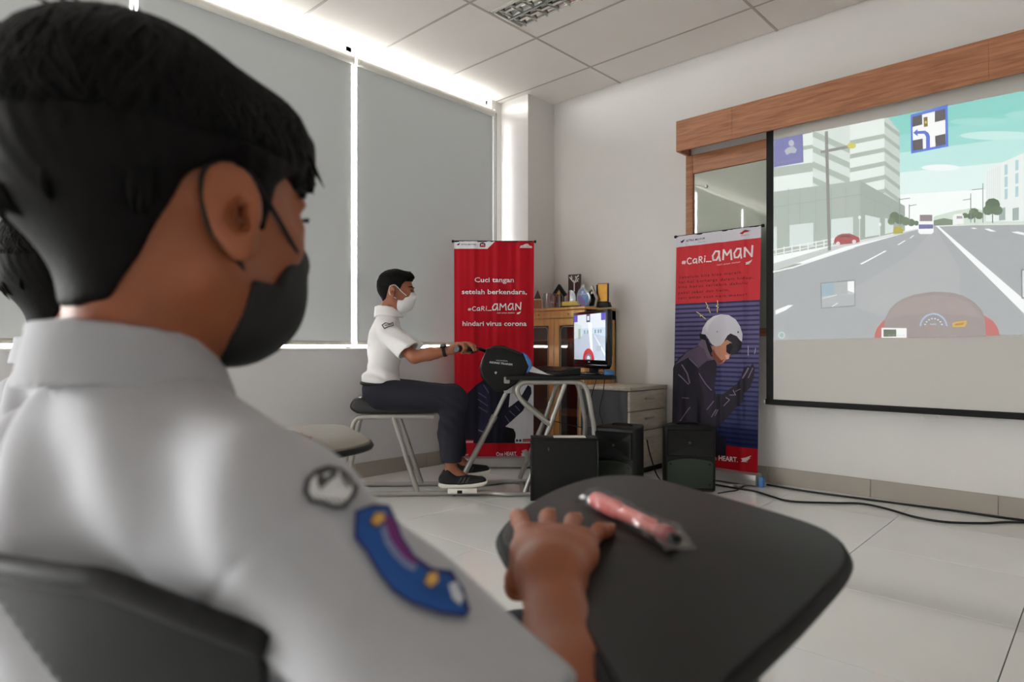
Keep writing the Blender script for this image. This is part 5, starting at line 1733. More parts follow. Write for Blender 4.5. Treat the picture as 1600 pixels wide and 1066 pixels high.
def locks(style, c, r, n, seed=3):
    rnd = random.Random(seed)
    mb = MB()
    tops = []
    for i in range(n):
        az = rnd.uniform(-math.pi, math.pi)
        p0 = rnd.uniform(0.02, 1.25)
        ln = rnd.uniform(0.45, 0.8)
        tw = rnd.uniform(-0.35, 0.35)
        front = abs(az) < 0.9
        pend = min(p0 + ln, 1.50 if not front else 1.28)
        if style != 'boy':
            pend = min(pend, 1.15)
        if pend - p0 < 0.15:
            continue
        pts, rs = [], []
        m = 7
        lift = rnd.uniform(0.990, 1.012)
        rw = rnd.uniform(0.0010, 0.0026)
        for k in range(m):
            t = k / (m - 1)
            p = p0 + (pend - p0) * t
            a2 = az + tw * t
            tilt = -0.045
            q = V3(c[0] + r[0] * lift * math.sin(p) * math.cos(a2) + tilt * (1 - math.sin(p)) * 0.6, c[1] + r[1] * lift * math.sin(p) * math.sin(a2), c[2] + r[2] * lift * math.cos(p))
            q = q + V3(0, 0, 0.0015) * math.sin(t * 6 + i)
            pts.append(q)
            rs.append(rw * (math.sin(math.pi * (0.12 + 0.86 * t)) ** 0.7) + 0.0003)
        mb.tube(pts, rs, 5, caps=False)
    nlock = len(mb.v)
    if style == 'boy':
        for i in range(70):          # ragged fringe tips and nape wisps
            az = rnd.uniform(-0.62, 0.62)
            lift = rnd.uniform(1.0, 1.03)
            pts = []
            for k in range(7):
                p = 0.45 + (1.18 - 0.45) * k / 6
                pts.append(V3(c[0] + r[0] * lift * math.sin(p) * math.cos(az), c[1] + r[1] * lift * math.sin(p) * math.sin(az), c[2] + r[2] * lift * math.cos(p)))
            e = pts[-1] + V3(0.016 + rnd.uniform(-0.008, 0.010), rnd.uniform(-0.010, 0.004), -0.026 - rnd.uniform(0, 0.016))
            pts += [pts[-1] * 0.55 + e * 0.45 + V3(0.004, 0, 0), e]
            mb.tube(pts, [0.0006, 0.0016, 0.0026, 0.003, 0.0032, 0.0032, 0.003, 0.002, 0.0004], 5, caps=False)
        for i in range(34):
            az = rnd.uniform(1.9, 4.4)
            base = V3(c[0] + 0.098 * math.cos(az) * 0.98, 0.080 * math.sin(az), rnd.uniform(-0.015, 0.01))
            e = base + V3(0.012 * -math.cos(az), 0.010 * -math.sin(az), -rnd.uniform(0.006, 0.020))
            mb.tube([base + V3(0, 0, 0.02), base, (base + e) / 2 + V3(0.002 * math.cos(az), 0, 0), e], [0.003, 0.0032, 0.002, 0.0004], 5, caps=False)
        for i in range(12):          # loose strands over the crown
            az = rnd.uniform(-3.1, 3.1)
            p = rnd.uniform(0.1, 0.7)
            q = V3(c[0] - 0.03 + r[0] * math.sin(p) * math.cos(az), r[1] * math.sin(p) * math.sin(az), c[2] + r[2] * math.cos(p) + 0.004)
            d = V3(-0.02 + rnd.uniform(-0.02, 0.03), rnd.uniform(-0.02, 0.02), 0.002 + rnd.uniform(0, 0.004))
            mb.tube([q, q + d * 0.5 + V3(0, 0, 0.003), q + d * 1.1 - V3(0, 0, 0.004)], [0.0016, 0.0012, 0.0003], 5, caps=False)
    # lay every lock onto the hair surface
    sh = hair_meshes(style)[0]
    P = np.array(mb.v)
    g = np.zeros_like(P)
    d0 = sh(P)
    for q in range(3):
        e = np.zeros(3)
        e[q] = 0.0015
        g[:, q] = (sh(P + e) - sh(P - e)) / 0.003
    g /= np.linalg.norm(g, axis=1)[:, None] + 1e-9
    if n > 0:
        k = min(nlock, len(P))
        # keep the lock's own thickness: move whole rings of five by their mean distance
        m = d0[:k].reshape(-1, 5).mean(1)
        nn = g[:k].reshape(-1, 5, 3).mean(1)
        nn /= np.linalg.norm(nn, axis=1)[:, None] + 1e-9
        sh_ = np.clip(m - 0.0004, -0.03, 0.03)
        P[:k] -= np.repeat(sh_[:, None] * nn, 5, axis=0)
        mb.v = [tuple(q) for q in P]
    return mb

def eyes(parent, o, A, sc, base):
    for s in (-1, 1):
        mb = MB()
        n, m = 16, 10
        c = V3(0.0775, s * 0.031, -0.002)
        rr = 0.0122
        vs, fs, cols = [], [], []
        for i in range(m + 1):
            p = math.pi * i / m
            for k in range(n):
                a = 2 * math.pi * k / n
                vs.append(c + rr * V3(math.cos(p), math.sin(p) * math.cos(a), math.sin(p) * math.sin(a)))
        vs = [np.asarray(q) - base for q in place(vs, o, A, sc)]
        for i in range(m):
            col = lin((20, 12, 10)) if i < 1 else (lin((52, 30, 20)) if i < 2 else lin((220, 214, 208)))
            for k in range(n):
                mb.add([vs[i * n + k], vs[i * n + (k + 1) % n], vs[(i + 1) * n + (k + 1) % n], vs[(i + 1) * n + k]], [(0, 1, 2, 3)], col)
        obj('eye', mb, M['eye'], parent, 'smooth')
        lash = [(0.0885, s * 0.020, 0.003), (0.0945, s * 0.027, 0.0065), (0.0935, s * 0.036, 0.006), (0.088, s * 0.043, 0.002)]
        obj('eyelashes', MB().tube([np.asarray(q) - base for q in place(lash, o, A, sc)], [0.0006, 0.0016, 0.0018, 0.0008], 6), M['hair'], parent, 'smooth')
        brow = [(0.0945, s * 0.012, 0.020), (0.094, s * 0.024, 0.025), (0.086, s * 0.040, 0.025), (0.076, s * 0.050, 0.020)]
        obj('eyebrow', MB().tube([np.asarray(q) - base for q in place(brow, o, A, sc)], [0.0022, 0.0034, 0.003, 0.0012], 6), M['hair'], parent, 'smooth')

def hand_chain(shape, palm_c, fw, side, up, spec, sc=1.0, r=0.0085):
    """fingers rooted inside the palm; spec: list of (lateral offset, [3 segment vectors in (fw, side, up)], length)"""
    fw, side, up = [np.asarray(q, float) for q in (fw, side, up)]
    for off, segs, rad in spec:
        p = palm_c + fw * off[0] + side * off[1] + up * off[2]
        pts = [p]
        for a, b, c_ in segs:
            pts.append(pts[-1] + (fw * a + side * b + up * c_) * sc)
        rs = [rad * q for q in (1.08, 1.0, 0.92, 0.80)][:len(pts)]
        shape.chain(pts, rs, 0.004)

M['nail'] = mat('fingernail', (196, 140, 118), 0.3)
# ---------------------------------------------------------------- the boy at the tablet chair (camera-aligned frame)
def build_boy():
    base = V3(-0.25, 0.47, 0)
    loc = W(*base)
    person = thing('person', 'seated student in white shirt with a black mask, hand on the dark tablet', 'person', tuple(loc), TH, 'students seated in tablet chairs')
    hd = math.radians(54)
    tb = math.radians(58)
    HO = V3(-0.256, 0.487, 0.983)
    HA = frame((math.cos(hd), math.sin(hd), -0.02))
    HS = 1.0
    d = V3(math.cos(tb), math.sin(tb), 0)
    n = V3(math.sin(tb), -math.cos(tb), 0)        # his right
    nb = V3(-0.280, 0.477, 0.845)
    S = V3(-0.138, 0.382, 0.766)                   # right shoulder
    E = V3(0.040, 0.312, 0.632)
    WR = V3(0.030, 0.497, 0.703)
    SL = V3(-0.400, 0.562, 0.772)
    EL = V3(-0.408, 0.535, 0.630)
    WL = V3(-0.285, 0.700, 0.530)
    chest = V3(-0.265, 0.498, 0.66)
    hip = V3(-0.252, 0.53, 0.50)
    b = Shape()
    b.sub(HEAD, 0.14, HO, 0.0, '+', (HO, HA, HS))
    b.cap(HO + HA.T @ V3(-0.022, 0, -0.045), nb, 0.046, 0.049, 0.02)
    RT = np.stack([d, -n, V3(0, 0, 1)])
    b.ell(chest, (0.085, 0.125, 0.16), 0.04, '+', RT)
    b.ell(hip, (0.085, 0.115, 0.13), 0.04, '+', RT)
    b.cap(nb - V3(0, 0, 0.05), S - V3(0, 0, 0.01), 0.038, 0.038, 0.03)
    b.cap(nb - V3(0, 0, 0.05), SL - V3(0, 0, 0.01), 0.038, 0.038, 0.03)
    b.chain([S, E], [0.036, 0.031], 0.01)
    b.chain([E, E * 0.55 + WR * 0.45, WR], [0.034, 0.032, 0.0200], 0.015)
    b.chain([SL, EL, WL], [0.041, 0.036, 0.022], 0.012)
    # right hand flat on the tablet, thumb under its edge
    fw = V3(0.10, 0.985, 0.05)
    fw /= np.linalg.norm(fw)
    up = V3(0.05, -0.06, 1.0)
    up -= fw * (up @ fw)
    up /= np.linalg.norm(up)
    sd = np.cross(fw, up)                          # to the right = little-finger side
    pc = V3(0.036, 0.543, 0.7105)
    RH = np.stack([fw, sd, up])
    b.ell(pc - fw * 0.004, (0.044, 0.035, 0.0130), 0.026, '+', RH)
    b.box(pc + fw * 0.002, (0.026, 0.033, 0.0112), 0.011, 0.014, '+', RH)
    b.cap(WR, pc - fw * 0.012, 0.0195, 0.0135, 0.022)
    for o_ in (-0.026, -0.009, 0.009, 0.026):
        b.ell(pc + fw * (0.024 - abs(o_) * 0.2) + sd * o_ + up * 0.0042, (0.010, 0.008, 0.0065), 0.008, '+', RH)
    F = [((0.020, -0.026, 0.002), [(0.042, -0.009, 0.000), (0.025, -0.004, -0.006), (0.018, -0.002, -0.005)], 0.0086),
         ((0.022, -0.008, 0.002), [(0.047, -0.001, 0.001), (0.028, 0.000, -0.007), (0.019, 0.001, -0.005)], 0.0088),
         ((0.021, 0.010, 0.002), [(0.044, 0.005, 0.001), (0.026, 0.002, -0.007), (0.018, 0.001, -0.005)], 0.0084),
         ((0.014, 0.026, 0.001), [(0.033, 0.013, 0.001), (0.018, 0.007, -0.005), (0.013, 0.005, -0.004)], 0.0076)]
    hand_chain(b, pc, fw, sd, up, F)
    nails = []
    for off, segs, rad in F:
        p_ = pc + fw * off[0] + sd * off[1] + up * off[2]
        for q_ in segs:
            p_ = p_ + fw * q_[0] + sd * q_[1] + up * q_[2]
        nails.append((p_, rad, fw * segs[2][0] + sd * segs[2][1] + up * segs[2][2]))
    b.chain([pc - fw * 0.020 - sd * 0.018 - up * 0.006, pc - fw * 0.014 - sd * 0.027 - up * 0.024, pc + fw * 0.004 - sd * 0.030 - up * 0.038, pc + fw * 0.020 - sd * 0.024 - up * 0.046], [0.014, 0.0115, 0.010, 0.0085], 0.008)
    # left hand resting in the lap
    fl = V3(0.62, 0.75, -0.22)
    fl /= np.linalg.norm(fl)
    ul = V3(0, 0, 1.0) - fl * fl[2]
    ul /= np.linalg.norm(ul)
    sl = np.cross(fl, ul)
    pl = WL + fl * 0.05
    RL = np.stack([fl, sl, ul])
    b.ell(pl, (0.045, 0.036, 0.014), 0.015, '+', RL)
    hand_chain(b, pl, fl, sl, ul, [((0.03, o_, 0), [(0.032, 0.0, 0.0), (0.020, 0, -0.008), (0.014, 0, -0.010)], 0.0085) for o_ in (-0.026, -0.009, 0.009, 0.026)])
    b.chain([pl - fl * 0.015 + sl * 0.02, pl + sl * 0.045, pl + fl * 0.03 + sl * 0.05], [0.012, 0.011, 0.009], 0.008)
    # legs
    KR, KL = hip + d * 0.36 + n * 0.085 - V3(0, 0, 0.02), hip + d * 0.36 - n * 0.095 - V3(0, 0, 0.02)
    AR, AL = KR + d * 0.03 - V3(0, 0, 0.40), KL + d * 0.03 - V3(0, 0, 0.40)
    for K_, A_, s in ((KR, AR, 1), (KL, AL, -1)):
        b.chain([hip + n * 0.07 * s, K_, A_], [0.065, 0.048, 0.030], 0.02)
        b.cap(A_, A_ + d * 0.09 - V3(0, 0, 0.045), 0.03, 0.025, 0.01)
    body = sdf_obj('body', b, (-0.50, 0.20, 0.0), (0.16, 1.10, 1.12), 0.0032, M['skin_near'], person, base, 1)

    for p_, rad, dr in nails:
        R_ = frame(dr, up)
        mb = MB().sphere((0, 0, 0), (rad * 0.72, rad * 0.62, 0.0013), 12, 8)
        mb.v = [tuple(p_ + R_[2] * rad * 0.74 + R_[0] * rad * 0.12 + (np.array(v) @ R_) - base) for v in mb.v]
        obj('fingernail', mb, M['nail'], body, 'smooth')
    # hair
    sh, c, r, bulk = hair_meshes('boy')
    HW = Shape()
    HW.sub(sh, 1e9, (0, 0, 0), 0.0, '+', (HO, HA, HS))
    def hfold(V):
        P = (V - HO) @ HA.T
        az = np.arctan2(P[:, 1], P[:, 0] + 0.03)
        return 0.0003 * np.sin(az * 38 + 6 * np.sin(P[:, 2] * 40)) * np.clip((P[:, 2] + 0.02) / 0.05, 0, 1) + 0.0012 * snoise(P, 160, 5)
    hair = sdf_obj('hair', HW, HO - 0.16, HO + 0.17, 0.003, M['hair'], body, base, 1, hfold)
    lk = locks('boy', c, r, 1500)
    lk.v = [tuple(np.asarray(q) - base) for q in place(lk.v, HO, HA, HS)]
    obj('hair_locks', lk, M['hair'], body, 'smooth')['kind'] = 'stuff'
    eyes(body, HO, HA, HS, base)
    # mask and its ear loops
    MW = Shape()
    MW.sub(mask_shape(), 1e9, (0, 0, 0), 0.0, '+', (HO, HA, HS))
    mask = sdf_obj('mask', MW, HO - 0.16, HO + 0.16, 0.003, M['mask_black'], person, base, 1, lambda V: 0.0006 * snoise(V, 110, 9))
    for s in (-1, 1):
        pts = place(smooth_pts(strap_pts(s), 5), HO, HA, HS)
        obj('ear_loop', MB().tube([np.asarray(q) - base for q in pts], 0.0019, 6), M['mask_black'], mask, 'smooth')

    # shirt
    SE = S * 0.24 + E * 0.76
    s_ = Shape()
    s_.ell(chest, (0.098, 0.142, 0.175), 0.0, '+', RT)
    s_.ell(hip + V3(0, 0, 0.01), (0.102, 0.134, 0.13), 0.05, '+', RT)
    s_.ell(V3(-0.285, 0.470, 0.755), (0.078, 0.125, 0.065), 0.04, '+', RT)
    s_.cap(nb - V3(0, 0, 0.022), S + V3(0, 0, 0.003), 0.056, 0.053, 0.03)
    s_.cap(nb - V3(0, 0, 0.035), SL + V3(0, 0, -0.004), 0.056, 0.052, 0.03)
    sle = Shape()
    sle.chain([S, SE + (E - S) * 0.1], [0.049, 0.057], 0.01)
    ed = (E - S) / np.linalg.norm(E - S)
    sle.plane(SE, ed, 0.004)
    s_.sub(sle, 0.2, (S + E) / 2, 0.025)
    SEL = SL * 0.30 + EL * 0.70
    sll = Shape()
    sll.chain([SL, SEL + (EL - SL) * 0.1], [0.054, 0.060], 0.01)
    sll.plane(SEL, EL - SL, 0.004)
    s_.sub(sll, 0.2, (SL + EL) / 2, 0.025)
    # neck opening and cuffs hollowed out
    s_.cap(nb + V3(0, 0, 0.012), nb + V3(0, 0, 0.2), 0.046, 0.054, 0.004, '-')
    s_.cap(SE - ed * 0.015, SE + ed * 0.06, 0.043, 0.047, 0.004, '-')
    sh_fn = s_
    def sfold(V):
        o = np.zeros(len(V))
        # drag folds running from the shoulder over the back and along the sleeve
        t = (V - S) @ ed
        rad = (V - S) - t[:, None] * ed
        ang = np.arctan2(rad @ np.cross(ed, (0, 0, 1)), rad[:, 2])
        w = np.clip((t + 0.02) / 0.05, 0, 1)
        o += w * 0.0050 * np.sin(ang * 3.2 + t * 26 + 1.5 * np.sin(t * 18)) * np.clip(t / 0.08, 0.2, 1)
        bk = np.clip(((V - chest) @ -d) / 0.06, 0, 1)
        u = (V - chest) @ n
        o += bk * (1 - w * 0.6) * 0.0065 * np.sin((u * 1.0 + V[:, 2] * 0.55) * 62 + 1.8 * np.sin(V[:, 2] * 16))
        o += 0.0016 * snoise(V, 55, 2)
        # armhole seam
        seam = np.abs(t - 0.012 - 0.25 * 0.03 * np.cos(ang))
        o -= 0.0018 * np.exp(-(seam / 0.003) ** 2)
        return o
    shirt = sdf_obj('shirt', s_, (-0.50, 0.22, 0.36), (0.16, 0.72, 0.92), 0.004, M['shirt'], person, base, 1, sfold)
    # collar: a folded band around the neck
    co = Shape()
    nu = V3(-0.05, -0.06, 1.0)
    nu /= np.linalg.norm(nu)
    rf = frame(d - nu * (d @ nu), nu)
    def collar(P):
        q = (P - (nb + V3(-0.002, -0.002, 0.030))) @ rf.T
        rr = np.sqrt((q[:, 0] / 1.06) ** 2 + q[:, 1] ** 2)
        z = q[:, 2] + 0.012 * np.clip(q[:, 0] / 0.05, -1, 1)
        prof = 0.0535 + 0.28 * np.maximum(0.010 - z, 0)
        dd = np.abs(rr - prof) - 0.0042
        return np.maximum(dd, np.abs(z + 0.006) - 0.022)
    co.add(collar, nb, 0.12, 0.0)
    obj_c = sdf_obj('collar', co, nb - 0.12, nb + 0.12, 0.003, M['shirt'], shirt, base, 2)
    # trousers and shoes
    tr = Shape()
    tr.ell(hip - V3(0, 0, 0.01), (0.108, 0.14, 0.10), 0.0, '+', RT)
    for K_, A_, s in ((KR, AR, 1), (KL, AL, -1)):
        tr.chain([hip + n * 0.07 * s, K_, A_ + V3(0, 0, 0.03)], [0.085, 0.066, 0.052], 0.03)
    sdf_obj('trousers', tr, (-0.45, 0.30, 0.0), (0.25, 1.10, 0.66), 0.008, M['trousers'], person, base, 1, lambda V: 0.004 * snoise(V, 45, 4))
    for A_ in (AR, AL):
        so = Shape()
        f0 = V3(A_[0], A_[1], 0.036)
        so.cap(f0 - d * 0.03, f0 + d * 0.13, 0.036, 0.030, 0.01)
        so.cap(f0, A_ + V3(0, 0, 0.0), 0.034, 0.034, 0.02)
        so.plane((0, 0, 0.001), (0, 0, -1), 0.004)
        sdf_obj('shoe', so, f0 - V3(0.12, 0.12, 0.05), f0 + V3(0.2, 0.25, 0.12), 0.006, M['shoe'], person, base, 1)

    # sleeve badges sewn on where the sleeve faces outwards: found by marching sight lines onto the cloth
    fold_amp = 0.0
    CAMP = V3(0, 0, EYE)
    def hit(px, py):
        dv = V3((px - 800) / FPX, 1.0, (HZ - py) / FPX)
        dv /= np.linalg.norm(dv)
        t = 0.18
        for _ in range(90):
            p = CAMP + dv * t
            q = float(s_(p[None])[0])
            if q < 0.0004:
                break
            t += max(q * 0.7, 0.0003)
            if t > 1.2:
                return None
        return CAMP + dv * t
    def onto(px, py, lift):
        p = hit(px, py)
        if p is None:
            p = hit(px - 12, py + 12)
            if p is None:
                return None
        e = 0.002
        g = V3(*[float(s_((p + e * np.eye(3)[i])[None])[0] - s_((p - e * np.eye(3)[i])[None])[0]) for i in range(3)])
        g /= np.linalg.norm(g) + 1e-9
        f_ = float(sfold(p[None])[0])
        return p + g * (f_ + lift) - base
    def sew(name, art, gap, parent):
        # refine the drawing so that it bends with the sleeve
        tris = []
        for pts, c_, l in art.tris:
            st = [pts]
            while st:
                q = st.pop()
                L = [math.hypot(q[i][0] - q[(i + 1) % 3][0], q[i][1] - q[(i + 1) % 3][1]) for i in range(3)]
                m = max(range(3), key=lambda i: L[i])
                if L[m] > gap:
                    a_, b_, c2 = q[m], q[(m + 1) % 3], q[(m + 2) % 3]
                    h_ = ((a_[0] + b_[0]) / 2, (a_[1] + b_[1]) / 2)
                    st += [[a_, h_, c2], [h_, b_, c2]]
                else:
                    tris.append((q, c_, l))
        cache = {}
        mb = MB()
        for q, c_, l in tris:
            vs = []
            for x, y in q:
                key = (round(x, 2), round(y, 2), l)
                if key not in cache:
                    cache[key] = onto(x, y, 0.0022 + l * 0.00035)
                vs.append(cache[key])
            if any(v is None for v in vs):
                continue
            if max(np.linalg.norm(vs[0] - vs[1]), np.linalg.norm(vs[1] - vs[2])) > 0.05:
                continue
            mb.add(vs, [(0, 1, 2)], c_)
        return obj(name, mb, M['badge'], parent, 'smooth')
    M['badge'] = mat('woven_badge', (255, 255, 255), 0.75, attr=True, bump=0.3, bscale=900)
    a = Art()
    blue = [(552, 806), (574, 799), (597, 800), (606, 822), (622, 848), (645, 872), (672, 890), (700, 900), (722, 924), (735, 950), (728, 957), (690, 951), (650, 938), (618, 918), (596, 892), (575, 862), (555, 842)]
    def grow(pts, f):
        cx_ = sum(p[0] for p in pts) / len(pts)
        cy_ = sum(p[1] for p in pts) / len(pts)
        return [(cx_ + (x - cx_) * f, cy_ + (y - cy_) * f) for x, y in pts]
    a.poly(blue, (20, 78, 150))
    a.line(blue + blue[:1], 4.5, (34, 34, 92))
    a.poly([(596, 815), (606, 824), (622, 850), (645, 873), (655, 880), (648, 884), (628, 870), (606, 846), (594, 826)], (110, 30, 110))
    a.line([(594, 834), (603, 850), (618, 866), (634, 879), (648, 886)], 8, (126, 136, 176))
    for k in range(8):
        t = k / 7
        x, y = 596 + 50 * t, 838 + 46 * t + 8 * math.sin(t * 3.1) 
        a.line([(x - 2, y - 2), (x + 2, y + 1)], 1.4, (40, 60, 120), k > 0)
    for cx_, cy_ in ((583, 821), (674, 907)):
        a.ellipse((cx_, cy_), (11, 11), (92, 82, 108), 14)
        for k in range(5):
            q = math.radians(k * 72 + 20)
            a.ellipse((cx_ + 6 * math.cos(q), cy_ + 6 * math.sin(q)), (4, 4), (206, 158, 76), 8, same=k > 0)
        a.ellipse((cx_, cy_), (3.5, 3.5), (222, 186, 110), 8)
    a.poly([(698, 918), (708, 916), (722, 938), (718, 948), (706, 938)], (196, 200, 208))
    sew('sleeve_badge', a, 9, shirt)
    a = Art()
    bw_ = [(472, 774), (476, 752), (490, 738), (510, 731), (530, 736), (545, 750), (556, 762), (550, 782), (536, 800), (520, 800), (500, 791), (482, 786)]
    a.poly(bw_, (52, 52, 54))
    a.poly(grow(bw_, 0.80), (214, 214, 216))
    a.poly([(494, 742), (520, 738), (524, 748), (508, 760), (498, 770), (492, 758)], (70, 70, 72))
    a.line([(528, 748), (541, 765)], 5, (84, 84, 86))
    a.poly([(500, 748), (513, 744), (506, 754)], (200, 200, 202))
    for k in range(5):
        a.line([(492 + k * 9, 780 + k * 2.2), (496 + k * 9, 786 + k * 1.8)], 3, (92, 92, 94), k > 0)
    sew('sleeve_badge', a, 8, shirt)
    return person
boy = build_boy()
# his neighbour sits beyond him, mostly hidden
nbp = copy_tree(boy)
pn = W(-0.25 - 0.482, 0.47 + 0.613, 0)
nbp.location = tuple(pn)
nbp['label'] = 'student in white shirt mostly hidden behind the student with the blue sleeve badge'
boy['label'] = 'student in white shirt and black mask with a blue sleeve badge, hand on dark tablet'
# ================================================================ tablet-arm chairs
ZTAB = 0.70
def tab_pt(px, py):
    return CZ(px, py, ZTAB)[:2]
CB = np.array((-0.230, 0.560))                      # chair origin on the floor (camera-aligned frame)
CF = math.radians(64)                              # where it faces
cd_, cn_ = np.array((math.cos(CF), math.sin(CF))), np.array((math.sin(CF), -math.cos(CF)))
def chair_local(r, f):
    q = np.array((r, f)) - CB
    return (float(q @ cn_), float(q @ cd_))        # x to the sitter's right, y forwards
def build_chair():
    p = W(CB[0], CB[1], 0)
    rot = TH + CF - math.pi / 2
    t = thing('tablet_chair', 'black tablet-arm chair with the dark grey writing tablet', 'chair', tuple(p), rot, 'tablet-arm chairs of the students')
    # seat shell
    seat = [(-0.20, -0.19), (0.20, -0.19), (0.215, 0.0), (0.205, 0.20), (-0.205, 0.20), (-0.215, 0.0)]
    obj('seat', MB().prism([(q.x, q.y) for q in smooth_pts([(x, y, 0) for x, y in seat], 4, True)], 0.405, 0.425, 'xy', 0.006), M['chair_plastic'], t)
    # backrest: curved shell with an arched opening; built as a grid bent around the sitter
    nx, nz = 44, 26
    z0, z1 = 0.50, 0.762
    vs, fs = [], []
    def inside(x, z):
        hw = 0.207
        top = z1 - 0.22 * max(0, abs(x) - 0.115) ** 1.25 * 2.6
        if abs(x) > hw or z > top:
            return False
        half = 0.030 + (0.742 - z) * 1.0
        if z < 0.742 and abs(x) < min(half, 0.125) and z > 0.56:
            return False
        return True
    def bent(x, z, off):
        y = -0.185 + 0.95 * x * x - (z - 0.5) * 0.10
        return (x, y - off, z)
    idx = {}
    bm = bmesh.new()
    step = 0.006
    cells = []
    for i in range(-36, 36):
        for k in range(int((z1 - z0) / step) + 1):
            x, z = (i + 0.5) * step, z0 + (k + 0.5) * step
            if inside(x, z):
                cells.append((i, k))
    def vert(i, k):
        if (i, k) not in idx:
            idx[(i, k)] = bm.verts.new(bent(i * step, z0 + k * step, 0))
        return idx[(i, k)]
    for i, k in cells:
        bm.faces.new((vert(i, k), vert(i + 1, k), vert(i + 1, k + 1), vert(i, k + 1)))
    for _ in range(9):
        bmesh.ops.smooth_vert(bm, verts=[v for v in bm.verts if v.is_boundary], factor=0.5, use_axis_x=True, use_axis_y=True, use_axis_z=True)
    bmesh.ops.recalc_face_normals(bm, faces=bm.faces[:])
    bmesh.ops.solidify(bm, geom=bm.faces[:], thickness=0.008)
    back = obj('backrest', MB().bm(bm), M['chair_plastic'], t, 'smooth')
    rim = []
    for i in range(-34, 35):
        x = i * 0.006
        z = z1 - 0.22 * max(0, abs(x) - 0.115) ** 1.25 * 2.6
        rim.append(bent(x, z - 0.002, 0.0))
    obj('rim', MB().tube(rim, 0.0075, 8), M['black'], back, 'smooth')
    # legs and frame
    for s in (-1, 1):
        obj('front_leg', MB().tube([(s * 0.19, 0.17, 0.40), (s * 0.205, 0.20, 0.012)], 0.011, 10), M['silver'], t)
        obj('rear_leg', MB().tube(smooth_pts([(s * 0.20, -0.155, 0.60), (s * 0.20, -0.15, 0.50), (s * 0.195, -0.12, 0.36), (s * 0.205, -0.20, 0.012)], 4), 0.011, 10), M['silver'], t)
        obj('side_rail', MB().tube([(s * 0.192, 0.175, 0.395), (s * 0.196, -0.14, 0.395)], 0.011, 10), M['black'], t)
        for y in (0.20, -0.20):
            obj('foot_cap', MB().lathe([(0.014, 0), (0.015, 0.02), (0.012, 0.03)], 12, (s * 0.205, y, 0)), M['rubber'], t)
    rk = obj('book_rack', MB().tube(smooth_pts([(-0.185, 0.15, 0.39), (-0.17, 0.15, 0.28), (0.17, 0.15, 0.28), (0.185, 0.15, 0.39)], 4), 0.006, 8).tube(smooth_pts([(-0.185, -0.14, 0.39), (-0.17, -0.14, 0.26), (0.17, -0.14, 0.26), (0.185, -0.14, 0.39)], 4), 0.006, 8), M['black'], t)
    for k in range(9):
        x = -0.15 + k * 0.0375
        obj('wire', MB().tube([(x, 0.15, 0.283), (x, -0.14, 0.263)], 0.003, 6), M['black'], rk)
    for y in (-0.05, 0.06):
        obj('wire', MB().tube([(-0.165, y, 0.268 + (y + 0.14) * 0.069), (0.165, y, 0.268 + (y + 0.14) * 0.069)], 0.003, 6), M['black'], rk)
    # writing tablet on a bent arm
    px = [(786, 838), (793, 816), (826, 787), (876, 761), (925, 746), (966, 742), (1015, 745), (1085, 763), (1180, 790), (1262, 815), (1302, 834), (1319, 860), (1312, 884), (1288, 912), (1240, 960), (1182, 1012), (1124, 1066), (1080, 1112), (1040, 1150), (1005, 1130), (975, 1080), (930, 1000), (884, 938), (845, 903), (806, 872)]
    outl = [chair_local(*tab_pt(*q)) for q in px]
    outl = [(q.x, q.y) for q in smooth_pts([(x, y, 0) for x, y in outl], 3, True)]
    tb_ = obj('tablet', MB().prism(outl, ZTAB - 0.016, ZTAB, 'xy', 0.003, 2), M['tablet_dark'], t)
    cx_, cy_ = np.mean([o_[0] for o_ in outl]), np.mean([o_[1] for o_ in outl])
    edge = [(cx_ + (x - cx_) * 1.004, cy_ + (y - cy_) * 1.004, ZTAB - 0.010) for x, y in outl]
    obj('edge_band', MB().tube(edge, 0.0065, 6, closed=True), M['black_matt'], tb_, 'smooth')
    k0, k1 = chair_local(*tab_pt(1030, 1110)), chair_local(*tab_pt(1160, 1000))
    arm = smooth_pts([(0.196, -0.10, 0.40), (0.25, -0.10, 0.46), (k0[0] - 0.02, k0[1] - 0.05, 0.60), (k0[0], k0[1], 0.668), (k1[0], k1[1], 0.674)], 5)
    obj('tablet_arm', MB().tube(arm, 0.012, 10), M['black'], t, 'smooth')
    obj('tablet_brace', MB().tube([(0.20, 0.17, 0.39), (k1[0] - 0.01, k1[1] - 0.03, 0.56), (k1[0], k1[1], 0.676)], 0.011, 10), M['black'], t, 'smooth')
    return t
chair = build_chair()
ch2 = copy_tree(chair)
q2 = W(CB[0] - 0.585, CB[1] + 0.60, 0)
ch2.location = tuple(q2)
ch2['label'] = 'black tablet-arm chair with the beige writing tablet'
for c_ in ch2.children:
    if c_.name.startswith('tablet') and c_.data and c_.data.name.startswith('tablet') and c_.children:
        c_.material_slots[0].link = 'OBJECT'
        c_.material_slots[0].material = M['tablet_beige']

